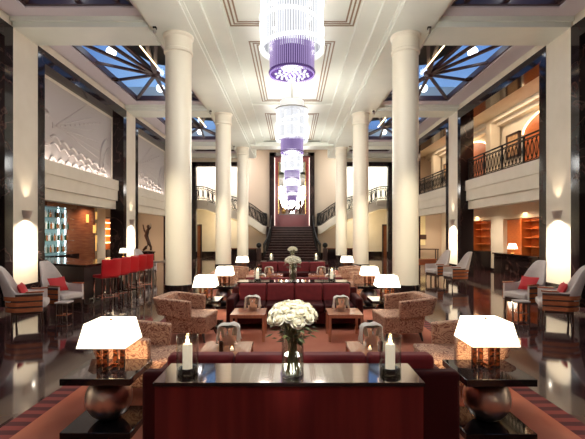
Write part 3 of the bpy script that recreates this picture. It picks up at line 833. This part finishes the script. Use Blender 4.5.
# ------------------------------------------------------------------ armchairs (patterned tub)
def armchair(loc, rz, label):
    t = thing('tub_armchair', label, 'armchair', loc, rz, 'patterned tub armchairs')
    b = MB(); b.loft([[(-.33, -.40, .14), (.33, -.40, .14), (.30, .24, .14), (-.30, .24, .14)], [(-.35, -.42, .42), (.35, -.42, .42), (.33, .27, .42), (-.33, .27, .42)]])
    b.build('seat', 'swirl', t, bevel=.03, seg=3)
    # wrap-around back and arms
    path = [(-.41, -.18), (-.42, .20), (-.41, .34), (-.34, .42), (0, .43), (.34, .42), (.41, .34), (.42, .20), (.41, -.18)]
    inn = [(-.315, -.18), (-.32, .17), (-.31, .27), (-.265, .315), (0, .325), (.265, .315), (.31, .27), (.32, .17), (.315, -.18)]
    rings = []
    for i, (o, q) in enumerate(zip(path, inn)):
        bz = .36 if 0 < i < len(path) - 1 else .36
        tz = .66 + .05 * min(1, max(0, (o[1] + .16) / .5))
        bz = .36 + .07 * min(1, max(0, (o[1] + .18) / .5)); kx = min(1, max(0, (o[1] + .18) / .4))
        rings.append([(o[0] * .94, o[1] - .03 * kx, bz), (o[0] * 1.03, o[1] + .045 * kx, tz), (q[0], q[1], tz), (q[0], q[1], bz)])
    MB().loft(rings).build('back_and_arms', 'swirl', t, bevel=.022, seg=3)
    for (x, y) in ((-.27, -.34), (.27, -.34), (-.25, .20), (.25, .20)):
        MB().tube([(x, y, .16), (x * 1.18, y * 1.14, .006)], [.028, .014], 8).build('leg', 'darkwood', t, smooth=40)
    return t
a0 = armchair((-1.73, 7.0 - .05, RZ), R(90) - R(6), 'patterned pink tub armchair on the bar side facing the copper table')
dup(a0, (1.83, 6.95, RZ), R(-90) + R(6), 'patterned tan tub armchair on the balcony side facing the copper table')
dup(a0, (-1.62, 4.6, RZ), R(90), 'patterned tub armchair behind the front lamp table, bar side')
dup(a0, (1.86, 4.66, RZ), R(-90), 'patterned tub armchair behind the front lamp table, balcony side')
for s in (-1, 1):
    dup(a0, (s * 1.72 + .05, 11.2, RZ), R(-s * 90), 'patterned tub armchair past the nearest column, %s' % side_word[s])
    dup(a0, (s * 1.60 + .05, 12.85, RZ), R(-s * 90), 'patterned tub armchair before the farthest lamp table, %s' % side_word[s])

# ------------------------------------------------------------------ low tables
def low_table(loc, label, w, d, m, group):
    t = thing('low_table', label, 'low table', loc, 0, group)
    MB().box(-w / 2, w / 2, -d / 2, d / 2, .40, .437).build('top', m, t, bevel=.006)
    for x in (-w / 2 + .025, w / 2 - .025):
        for y in (-d / 2 + .025, d / 2 - .025): MB().box(x - .022, x + .022, y - .022, y + .022, 0, .40).build('leg', m, t)
    b = MB(); b.box(-w / 2 + .02, w / 2 - .02, -d / 2 + .02, d / 2 - .02, .375, .40); b.build('apron', m, t)
    return t
lt = low_table((-.71, 6.95, RZ), 'copper toned low table with an ice bucket before the middle sofa, bar side', .56, .60, 'copper', 'copper low tables')
dup(lt, (.86, 6.95, RZ), 0, 'copper toned low table with an ice bucket before the middle sofa, balcony side')
dup(lt, (-.56, 13.1, RZ), 0, 'copper toned low table before the farthest sofa, bar side')
dup(lt, (.80, 13.1, RZ), 0, 'copper toned low table before the farthest sofa, balcony side')
dup(lt, (-.74, 4.72, RZ), 0, 'copper toned low table in front of the front sofa, bar side')
dup(lt, (.92, 4.72, RZ), 0, 'copper toned low table in front of the front sofa, balcony side')
dup(lt, (-.72, 10.75, RZ), 0, 'copper toned low table behind the second console, bar side')
dup(lt, (.90, 10.75, RZ), 0, 'copper toned low table behind the second console, balcony side')
TZ = RZ + .437
spots = [(-.66, 7.02, 'before the middle sofa, bar side'), (.82, 7.0, 'before the middle sofa, balcony side'),
         (-.735, 4.86, 'on the table of the front sofa, bar side'), (.92, 4.86, 'on the table of the front sofa, balcony side'),
         (-.72, 13.1, 'before the farthest sofa, bar side'), (.92, 13.1, 'before the farthest sofa, balcony side'),
         (-.80, 10.75, 'behind the second console, bar side'), (.98, 10.75, 'behind the second console, balcony side')]
bp = npk = None
for i, (x, y, w) in enumerate(spots):
    l1, l2 = 'polished silver ice bucket ' + w, 'white napkin draped over the ice bucket ' + w
    if bp is None:
        bp = thing('ice_bucket', l1, 'ice bucket', (x, y, TZ), 0, 'silver ice buckets')
        MB().lathe([(.001, 0), (.062, 0), (.066, .012), (.072, .02), (.098, .20), (.104, .21), (.104, .222), (.094, .222), (.066, .024), (.001, .024)], 28).build('bowl', 'silver', bp, smooth=40)
        for s in (-1, 1):
            MB().tube([(0, s * .092 + s * .022 * math.sin(PI * q / 8), .155 + .025 * math.cos(PI * q / 8)) for q in range(9)], .006, 6).build('handle', 'silver', bp, smooth=60)
        b = MB(); path = [(-.142, .05), (-.136, .10), (-.128, .16), (-.127, .215), (-.108, .238), (-.06, .246), (0, .238), (.05, .25), (.106, .24), (.127, .216), (.126, .16), (.134, .10), (.142, .07)]
        rings = []
        for ii, (px_, pz_) in enumerate(path):
            rg = []
            for q in range(13):
                v = q / 6 - 1; hang = max(0, abs(px_) - .09) / .05
                wy = .085 + .012 * hang
                rg.append((px_ + .010 * hang * math.sin(7 * v + ii) * (1 if px_ > 0 else -1) - math.copysign(.03 * v * v * min(1, hang * .8), px_), v * wy, pz_ + (.008 * math.sin(9 * v + ii * 1.7) if hang == 0 else -.02 * hang * abs(v))))
            rings.append(rg)
        b.loft(rings, closed=False, caps=False)
        npk = b.build('napkin', 'linen', smooth=60)
        sd = npk.modifiers.new('thick', 'SOLIDIFY'); sd.thickness = .005
        tag(npk, l2, 'napkin', 'linen napkins'); npk.location = (x, y, TZ)
    else:
        dup(bp, (x, y, TZ), 0, l1); dup(npk, (x, y, TZ), 0, l2)
# tealights and pepper-dark bottle on the front low tables
for (x, y, lab) in ((-.66, 4.60, 'small glowing tealight on the low table, bar side'), (.86, 4.62, 'small glowing tealight on the low table, balcony side')):
    t = thing('tealight', lab, 'candle', (x, y, TZ))
    MB().lathe([(.001, 0), (.03, 0), (.036, .06), (.033, .06), (.028, .01), (.001, .01)], 16).build('glass_cup', 'glass', t, smooth=40)
    MB().lathe([(.001, .011), (.022, .011), (.022, .03), (.001, .03)], 14).build('wax', 'candle', t)
    MB().sphere((0, 0, .042), .009, 8, 6, 1.4).build('flame', 'tealight', t, smooth=60)
for (x, y, lab) in ((-.78, 4.60, 'small dark round canister on the low table, bar side'), (.975, 4.60, 'small dark round canister on the low table, balcony side')):
    t = thing('canister', lab, 'canister', (x, y, TZ))
    MB().lathe([(.001, 0), (.026, 0), (.026, .085), (.001, .085)], 16).build('body', 'bronze', t, smooth=40)
    MB().lathe([(.028, .085), (.028, .10), (.01, .115), (.001, .115)], 16).build('lid', 'bronze', t, smooth=40)

# ------------------------------------------------------------------ barrel wing chairs along the sides
def barrel(loc, rz, label):
    t = thing('barrel_chair', label, 'armchair', loc, rz, 'tall barrel chairs')
    n = 24
    U = []
    U += [(-.39, -.34 + .36 * i / 5, None) for i in range(5)]
    U += [(-.39 * math.cos(PI * i / n), .02 + .38 * math.sin(PI * i / n), math.sin(PI * i / n)) for i in range(n + 1)]
    U += [(.39, .02 - .36 * i / 5, None) for i in range(1, 6)]
    rings = []
    for (x, y, q) in U:
        qq = q or 0
        uu = min(1, max(0, (qq - .30) / .66)); top = .64 + .50 * uu * uu * (3 - 2 * uu)
        def pt(off, z):
            k = 1 + off / .39; ln = .32 * max(0, z - .45) * qq
            yy = y + (off * qq) + ln
            tp_ = 1 - .42 * max(0, z - .66) ** 1.0 * (1 if q else 0)
            return (x * k * tp_, yy, z)
        rings.append([pt(0, .30), pt(0, .5), pt(0, (.5 + top) / 2), pt(-.005, top - .02), pt(-.02, top), pt(-.035, top), pt(-.05, top - .02), pt(-.055, (.5 + top) / 2), pt(-.055, .5), pt(-.055, .30)])
    MB().loft(rings).build('shell', 'cream', t, smooth=50)
    for z0 in (.28, .29, .395, .50):
        rr = []; hh = .335 if z0 == .28 else .075; o_ = .006 if z0 == .28 else .018
        for (x, y, q) in U:
            qq = q or 0; o = o_; k = 1 + o / .39; ln = .32 * max(0, z0 + .04 - .45) * qq
            k2 = 1 - .004 / .39
            rr.append([(x * k2, y + ln, z0), (x * k, y + o * qq + ln, z0), (x * k, y + o * qq + ln, z0 + hh), (x * k2, y + ln, z0 + hh)])
        MB().loft(rr).build('side_lining' if z0 == .28 else 'slat', 'darkwood' if z0 == .28 else 'slat', t, smooth=50)
    MB().box(-.32, .32, -.40, .26, .34, .47).build('seat_cushion', 'cream', t, bevel=.04, seg=3)
    MB().box(-.33, .33, -.34, .26, .24, .34).build('seat_rail', 'darkwood', t)
    for s in (-1, 1): MB().box(s * .33, s * .40, -.36, -.02, .64, .665).build('armrest', 'slat', t, bevel=.008)
    for (x, y) in ((-.33, -.31), (.33, -.31), (-.26, .24), (.26, .24)):
        MB().tube([(x, y, .30), (x * 1.05, y * 1.08, 0)], [.028, .018], 8).build('leg', 'darkwood', t, smooth=40)
    return t
chairs = [((-5.06, 8.0), R(114), 'cream barrel chair with striped wood sides nearest the bar side wall sconce', 1),
          ((-4.97, 8.98), R(72), 'cream barrel chair with red cushion beside the near end of the bar counter', 1),
          ((5.14, 8.1), R(-114), 'cream barrel chair with striped wood sides nearest the balcony side sconce', 1),
          ((5.12, 9.15), R(-70), 'cream barrel chair with red cushion in front of the orange-lit counters', 1),
          ((5.35, 13.6), R(-85), 'barrel chair by the second balcony side pilaster, nearer of the pair', 0),
          ((5.2, 14.9), R(-70), 'barrel chair by the second balcony side pilaster, farther of the pair', 0),
          ((-5.6, 15.9), R(60), 'cream barrel chair past the far end of the bar stools', 0)]
c0 = None; pil = None
for (p, rz, lab, cush) in chairs:
    loc = (p[0], p[1], 0)
    if c0 is None: c0 = barrel(loc, rz, lab); c0.scale = (.86, .86, 1)
    else: dup(c0, loc, rz, lab)
    if cush:
        cl_ = 'red scatter cushion on the ' + lab.replace('cream ', '').replace(' with striped wood sides', '').replace(' with red cushion', '')
        if pil is None:
            b = MB(); n = 8; vs = []
            for sgn in (-1, 1):
                for i in range(n + 1):
                    for j in range(n + 1):
                        u, v = 2 * i / n - 1, 2 * j / n - 1
                        e = .055 * ((1 - u ** 4) * (1 - v ** 4)) ** .6
                        k = 1 - .08 * (1 - abs(u * v))
                        vs.append((u * .22 * k, sgn * e, v * .16 * k))
            fs = []
            for q in (0, 1):
                o = q * (n + 1) ** 2
                for i in range(n):
                    for j in range(n):
                        a = o + i * (n + 1) + j; fs.append((a, a + 1, a + n + 2, a + n + 1))
            b.add(vs, fs); pil = b.build('scatter_cushion', 'redpill', smooth=80); o = pil
        else: o = pil.copy(); COL.objects.link(o)
        tag(o, cl_, 'cushion', 'red scatter cushions')
        off = Matrix.Rotation(rz, 3, 'Z') @ Vector((0, .07, .645))
        o.location = (loc[0] + off.x, loc[1] + off.y, off.z); o.rotation_euler = (R(-24), 0, rz)

def drum_table(loc, label, tall=.5):
    t = thing('occasional_table', label, 'side table', loc)
    MB().box(-.2, .2, -.2, .2, tall - .035, tall).build('top', 'cream', t, bevel=.006)
    for x in (-.17, .17):
        for y in (-.17, .17): MB().box(x - .018, x + .018, y - .018, y + .018, 0, tall - .035).build('leg', 'darkwood', t)
    MB().box(-.17, .17, -.17, .17, .12, .14).build('lower_shelf', 'slat', t)
    t.scale = (.64, .64, .82)
drum_table((-4.60, 8.44, 0), 'small pale topped table between the two barrel chairs, bar side', .45)
drum_table((4.70, 8.58, 0), 'small pale topped table between the two barrel chairs, balcony side', .45)
t = thing('glass_table', 'grey side table past the bar stools by the nearest column', 'table', (-4.6, 15.0, 0))
MB().box(-.5, .5, -.3, .3, .70, .74).build('top', 'steel', t)
for x in (-.46, .46):
    for y in (-.26, .26): MB().box(x - .02, x + .02, y - .02, y + .02, 0, .70).build('leg', 'steel', t)
t = thing('wooden_desk', 'brown wooden writing desk behind the far barrel chairs, balcony side', 'desk', (5.0, 16.3, 0))
MB().box(-.55, .55, -.3, .3, .70, .76).build('top', 'slat', t)
MB().box(-.52, .52, -.27, .27, .52, .70).build('drawer_case', 'slat', t)
for x in (-.5, .5):
    for y in (-.25, .25): MB().box(x - .025, x + .025, y - .025, y + .025, 0, .52).build('leg', 'darkwood', t)

# ------------------------------------------------------------------ chandeliers
def chandelier(loc, label, rodlen):
    t = thing('chandelier', label, 'chandelier', loc, 0, 'nave chandeliers')
    # local z = 0 at lowest point
    MB().cyl((0, 0), .02, 1.78, rodlen - .06, 10).build('suspension_rod', 'steel', t)
    MB().lathe([(.16, rodlen - .06), (.16, rodlen), (.001, rodlen)], 20).build('ceiling_rose', 'steel', t)
    MB().lathe([(.001, 1.50), (.40, 1.50), (.40, 1.76), (.001, 1.78)], 40).build('top_drum', 'drumcap', t, smooth=40)
    MB().lathe([(.405, 1.49), (.56, 1.46), (.56, 1.50), (.405, 1.53)], 40).build('top_ring', 'steel', t, smooth=40)
    MB().lathe([(.001, .46), (.27, .46), (.27, 1.46), (.001, 1.46)], 32).build('glowing_core', 'glowcore', t, smooth=40)
    def fringe(r, z0, z1, n, rr, m, name, jag=0):
        b = MB()
        for i in range(n):
            a = 2 * PI * i / n; x, y = r * math.cos(a), r * math.sin(a)
            lo = z0 + (jag * random.random() if jag else 0)
            b.tube([(x, y, lo), (x, y, z1)], rr, 5)
        stuff(b.build(name, m, t, smooth=60))
    fringe(.53, .42, 1.47, 84, .0095, 'crystal', 'outer_crystal_rods')
    fringe(.47, .50, 1.47, 70, .009, 'crystaldim', 'inner_crystal_rods')
    fringe(.375, 0.02, .56, 64, .0095, 'purple', 'purple_crystal_rods')
    fringe(.34, 0.06, .56, 60, .011, 'purpledim', 'inner_purple_rods')
    MB().lathe([(.27, .13), (.27, .56)], 24).build('purple_core', 'purpledim', t, smooth=60)
    for (zc, tilt, ph, r) in ((1.12, 14, 0, .535), (.80, -13, 70, .535), (.52, 5, 20, .535)):
        b = MB(); pts = []
        for i in range(48):
            a = 2 * PI * i / 48; pts.append((a, zc + r * math.tan(R(tilt)) * math.cos(a - R(ph))))
        rings = [[(r * math.cos(a), r * math.sin(a), z - .034), (r * math.cos(a) * 1.03, r * math.sin(a) * 1.03, z - .012), (r * math.cos(a) * 1.03, r * math.sin(a) * 1.03, z + .012), (r * math.cos(a), r * math.sin(a), z + .034)] for a, z in pts]
        b.loft(rings, loop=True).build('glowing_band', 'glow', t, smooth=60)
    MB().lathe([(.385, .05), (.40, .06), (.40, .085), (.365, .085), (.365, .05)], 40).build('purple_ring', 'purpledim', t, smooth=40)
    MB().lathe([(.001, .10), (.25, .10), (.25, .13), (.001, .13)], 32).build('lit_underside', 'glowpink', t)
    b = MB()
    for i in range(46):
        q = 2.39996 * i; r = .30 * math.sqrt((i + .5) / 46)
        b.sphere((r * math.cos(q), r * math.sin(q), .045), .024, 6, 4)
    stuff(b.build('crystal_drops', 'crystal', t, smooth=60))
    return t
cw = ['largest white and purple crystal chandelier, nearest over the front lounge', 'second crystal chandelier, over the middle sofas', 'third crystal chandelier, over the far lounge', 'farthest crystal chandelier, hanging above the stairs']
ch0 = chandelier((.0, 7.15, 4.42), cw[0], ZC - 4.42)
dup(ch0, (.0, 14.1, 4.42), 0, cw[1]); dup(ch0, (.0, 21.05, 4.42), 0, cw[2])
c4 = dup(ch0, (.0, 27.9, 4.42), 0, cw[3])
for ch in c4.children:
    if ch.name.startswith('suspension_rod'): ch.data = ch.data.copy(); ch.data.transform(Matrix.Translation((0, 0, 0)))
for (y, p) in ((7.15, 150), (14.1, 150), (21.05, 140), (27.9, 110)):
    lamp('POINT', 'chandelier_light', (0, y, 4.22), p * .7, (1, .99, .94), .25)
    for q in (R(20), R(160), R(90)):
        lamp('POINT', 'chandelier_light', (1.0 * math.cos(q), y + 1.0 * math.sin(q), 5.3), p * .55, (1, .99, .94), .34)

# ------------------------------------------------------------------ staircase
t = thing('staircase', 'dark marble central staircase rising to the landing', 'staircase', (0, 0, 0))
N = 13; rise = 2.21 / N; y = 27.0; tr = 3.3 / N
for i in range(N):
    w = 1.80 - .35 * min(1, i / 6)
    st = MB().box(-w, w, y + tr * i, y + tr * (i + 1) + .02, 0 if i == 0 else rise * i - .1, rise * (i + 1)).build('step', 'step', t)
    MB().box(-w + .02, w - .02, y + tr * i - .015, y + tr * i + .02, rise * (i + 1) - .03, rise * (i + 1) + .004).build('nosing', 'nosing', st)
MB().box(-1.85, 1.85, y + 3.3, YE - .04, 0, 2.21).build('landing', 'step', t)
def cr(P, n=6):
    out = []; P = [Vector(p) for p in P]
    for i in range(len(P) - 1):
        p0, p1, p2, p3 = P[max(0, i - 1)], P[i], P[i + 1], P[min(len(P) - 1, i + 2)]
        for j in range(n):
            u = j / n; out.append(.5 * ((2 * p1) + (p2 - p0) * u + (2 * p0 - 5 * p1 + 4 * p2 - p3) * u * u + (3 * p1 - p0 - 3 * p2 + p3) * u ** 3))
    out.append(P[-1]); return out
def railing(P, name, label, h=.88, step=2):
    t = thing(name, label, 'railing', (0, 0, 0))
    up = Vector((0, 0, 1))
    MB().tube([p + up * h for p in P], .038, 8).build('handrail', 'iron', t, smooth=60)
    MB().tube([p + up * .08 for p in P], .022, 6).build('bottom_rail', 'iron', t, smooth=60)
    MB().tube([p + up * (h - .12) for p in P], .018, 6).build('upper_rail', 'iron', t, smooth=60)
    for i in range(0, len(P), step):
        MB().tube([P[i], P[i] + up * h], .024, 6).build('baluster', 'iron', t, smooth=60)
        if i + step < len(P):
            a, b2 = P[i], P[i + step]; m = (a + b2) / 2; d = (b2 - a) * .40; lp_ = []
            for q in range(12):
                g = 2 * PI * q / 12; lp_.append(m + d * math.cos(g) + up * (.08 + (h - .2) / 2 + (h - .22) / 2 * math.sin(g)))
            MB().tube(lp_, .02, 5, loop=True).build('oval_scroll', 'iron', t, smooth=60)
for s in (-1, 1):
    w = side_word[s]
    inner = cr([(s * 1.88, 30.5, 2.21), (s * 2.15, 30.25, 2.30), (s * 3.0, 29.7, 2.90), (s * 3.9, 29.2, 3.25), (s * 5.1, 28.75, 3.62), (s * 5.9, 28.5, 3.92), (s * 6.6, 28.45, 3.95)], 5)
    outer = cr([(s * 1.88, 31.5, 2.21), (s * 2.4, 31.45, 2.30), (s * 3.4, 31.1, 2.90), (s * 4.4, 30.6, 3.25), (s * 5.4, 30.2, 3.62), (s * 6.1, 30.0, 3.92), (s * 6.6, 30.0, 3.95)], 5)
    t = thing('curved_stair_flight', 'white curved upper stair flight sweeping up from the landing, %s' % w, 'staircase', (0, 0, 0))
    rings = [[Vector((a.x, a.y, a.z - .55)), Vector((a.x, a.y, a.z + .03)), Vector((b_.x, b_.y, b_.z + .03)), Vector((b_.x, b_.y, b_.z - .55))] for a, b_ in zip(inner, outer)]
    MB().loft(rings).build('stringer', 'plaster', t, smooth=40)
    rings = [[a.lerp(b_, .06) + Vector((0, 0, .03)), a.lerp(b_, .06) + Vector((0, 0, .06)), a.lerp(b_, .94) + Vector((0, 0, .06)), a.lerp(b_, .94) + Vector((0, 0, .03))] for a, b_ in zip(inner, outer)]
    MB().loft(rings).build('stair_runner', 'step', t)
    railing([p + Vector((0, 0, .075)) for p in inner], 'stair_railing', 'black iron front railing along the curved upper flight, %s' % w)
    railing([p + Vector((0, 0, .075)) for p in outer][:26], 'stair_railing', 'black iron rear railing along the curved upper flight, %s' % w)
    low = cr([(s * 1.85, 27.05, .17), (s * 1.68, 27.6, .52), (s * 1.55, 28.4, 1.03), (s * 1.5, 29.4, 1.7), (s * 1.5, 30.2, 2.15)], 5)
    railing(low, 'stair_railing', 'brass and iron railing along the lower steps, %s' % w, .85)
    t = thing('newel_post', 'dark newel post with ball finial at the foot of the stairs, %s' % w, 'newel post', (s * 2.13, 26.9, 0))
    MB().box(-.14, .14, -.14, .14, 0, .78).build('post', 'darkwood', t, bevel=.02); MB().sphere((0, 0, .96), .17, 18, 12).build('ball_finial', 'iron', t, smooth=60)
    MB().lathe([(.11, .76), (.07, .80), (.07, .84)], 14).build('collar', 'darkwood', t, smooth=40)
    t = thing('low_wall', 'low dark marble wall beside the foot of the stairs, %s' % w, 'wall', (0, 0, 0))
    MB().box(s * 2.3, s * 3.9, 26.9, 27.1, 0, .72).build('panel', 'blackm', t); MB().box(s * 2.28, s * 3.95, 26.85, 27.15, .72, .78).build('coping', 'walnut', t)
    t = thing('stair_side_wall', 'beige wall closing the space under the curved flight, %s' % w, 'wall', (0, 0, 0))
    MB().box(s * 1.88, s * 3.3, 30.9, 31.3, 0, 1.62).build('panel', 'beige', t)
    MB().box(s * 1.88, s * 3.3, 30.86, 30.9, 0, .3).build('skirting', 'blackm', t)

# ------------------------------------------------------------------ mirror wall above the landing
struct(MB().box(-1.68, -1.32, YE - .45, YE, 2.21, 7.75).box(1.32, 1.68, YE - .45, YE, 2.21, 7.75).box(-1.68, 1.68, YE - .45, YE, 7.5, 7.75).build('trim_%d' % k, 'blackm')); k += 1
b = MB()
for s in (-1, 1): b.box(s * 1.02, s * 1.32, YE - .15, YE, 2.21, 7.5)
b.box(-1.02, 1.02, YE - .15, YE, 2.21, 3.2).box(-1.02, 1.02, YE - .15, YE, 7.1, 7.5)
struct(b.build('wall_red_panel', 'redpanel'))
t = thing('wall_mirror', 'tall mirror in a red and black surround above the stair landing', 'mirror', (0, YE - .12, 3.2))
MB().box(-1.02, 1.02, -.02, .02, 0, 3.9).build('mirror_glass', 'mirror', t)
for s in (-1, 1): MB().box(s * .98, s * 1.04, -.06, .0, 0, 3.9).build('frame_side', 'gold', t)
for s in (-1, 1): MB().box(s * 1.27, s * 1.315, -.18, -.10, -.9, 4.2).build('light_strip', emis('pink_light_strip', (1, .75, .65), 1.3), t)
t = thing('shelf_console', 'red lacquer console shelf below the tall mirror', 'console', (0, YE - .45, 2.213))
MB().box(-.95, .95, -.2, .2, .88, .96).build('top', 'nosing', t)
MB().box(-.9, .9, -.15, .2, 0, .88).build('front_panel', 'redpanel', t)
def deco(x, m, lab, name, cat, prof):
    t = thing(name, lab, cat, (x, YE - .45, 3.175)); MB().lathe(prof, 16).build('body', m, t, smooth=40); return t
deco(-.62, 'gold', 'golden vase with greenery at one end of the mirror console, bar side', 'ornamental_vase', 'vase', [(.001, 0), (.10, 0), (.16, .2), (.08, .42), (.11, .5), (.001, .5)])
deco(.62, 'bronze', 'tall dark lidded urn on the mirror console, balcony side', 'ornamental_urn', 'urn', [(.001, 0), (.09, 0), (.14, .3), (.06, .6), (.12, .8), (.10, .95), (.001, 1.05)])
t = thing('table_sculpture', 'dark crouching bronze ornament in the middle of the mirror console', 'sculpture', (0, YE - .45, 3.175))
MB().box(-.28, .28, -.12, .12, 0, .06).build('base', 'bronze', t)
MB().tube([(-.24, 0, .12), (-.1, 0, .3), (.08, 0, .34), (.2, 0, .5), (.24, 0, .62)], [.06, .12, .11, .07, .05], 10).build('figure', 'bronze', t, smooth=60)
MB().tube([(.05, 0, .3), (.1, 0, .06)], [.06, .03], 8).build('leg', 'bronze', t); MB().tube([(-.14, 0, .26), (-.18, 0, .06)], [.06, .03], 8).build('leg', 'bronze', t)

# ------------------------------------------------------------------ remaining light
for c in CB[:3]:   # cove light in the trough below the reliefs
    l = lamp('AREA', 'relief_cove_light', (-7.12, c + 3.47, 3.86), 24, (1, .88, .78), sx=.06, sy=5.0)
    l.rotation_euler = (PI, R(8), 0)
for s in (-1, 1):
    lamp('AREA', 'stair_hall_light', (s * 5.6, 30.0, 7.9), 430, (.98, .97, 1) if s < 0 else (.9, .98, 1), target=(s * 5.6, 31.2, 0), sx=3, sy=1)
    lamp('POINT', 'under_gallery_light', (s * 5.2, 29.9, 2.5), 110, (1, .80, .46), .15)
lamp('AREA', 'landing_light', (0, 29.6, 7.9), 60, (1, .84, .68), target=(0, 30.6, 0), sx=2.5, sy=1)
# added spots without fixtures, brightening the columns and the roses
for s in (-1, 1):
    for c in CB[1:]:
        lamp('SPOT', 'column_fill', (s * 3.75, c - 5.4, ZB - .1), 1700, (1, .91, .70), .06, (s * 2.89, c, 1.6), 22, 1.0)
lamp('SPOT', 'rose_fill', (0, .9, ZC - .1), 2200, (1, .95, .85), .05, (0, 2.93, 1.15), 6, .6)
lamp('POINT', 'chandelier_light', (0, .2, 4.3), 110, (1, .93, .86), .25)

# ------------------------------------------------------------------ sky
w = bpy.data.worlds.new('dusk_sky'); SC.world = w; w.use_nodes = True
nt = w.node_tree; bg = nt.nodes['Background']
tc = nt.nodes.new('ShaderNodeTexCoord'); n = nt.nodes.new('ShaderNodeTexNoise'); n.inputs['Scale'].default_value = 2.4; n.inputs['Detail'].default_value = 5
nt.links.new(tc.outputs['Generated'], n.inputs['Vector'])
rp = nt.nodes.new('ShaderNodeValToRGB')
rp.color_ramp.elements[0].position = .35; rp.color_ramp.elements[0].color = (.035, .12, .42, 1)
rp.color_ramp.elements[1].position = .68; rp.color_ramp.elements[1].color = (.27, .46, .76, 1)
nt.links.new(n.outputs['Fac'], rp.inputs['Fac']); nt.links.new(rp.outputs['Color'], bg.inputs['Color'])
bg.inputs['Strength'].default_value = 1.1

# ------------------------------------------------------------------ camera
cam = bpy.data.cameras.new('camera'); co = bpy.data.objects.new('camera', cam); COL.objects.link(co)
co.location = (0, 0, H); co.rotation_euler = (PI / 2, 0, 0)
cam.sensor_width = 36; cam.lens = 36 * F / 585; cam.shift_y = 13.5 / 585; cam.shift_x = .5 / 585
cam.clip_start = .05
SC.camera = co
vs = SC.view_settings
vs.view_transform = 'Standard'; vs.look = 'None'; vs.gamma = 1; vs.exposure = 0.22; vs.use_curve_mapping = False
SC.cycles.max_bounces = 10; SC.cycles.diffuse_bounces = 4; SC.cycles.glossy_bounces = 4; SC.cycles.transparent_max_bounces = 24
SC.cycles.sample_clamp_indirect = 6
SC.cycles.use_denoising = True
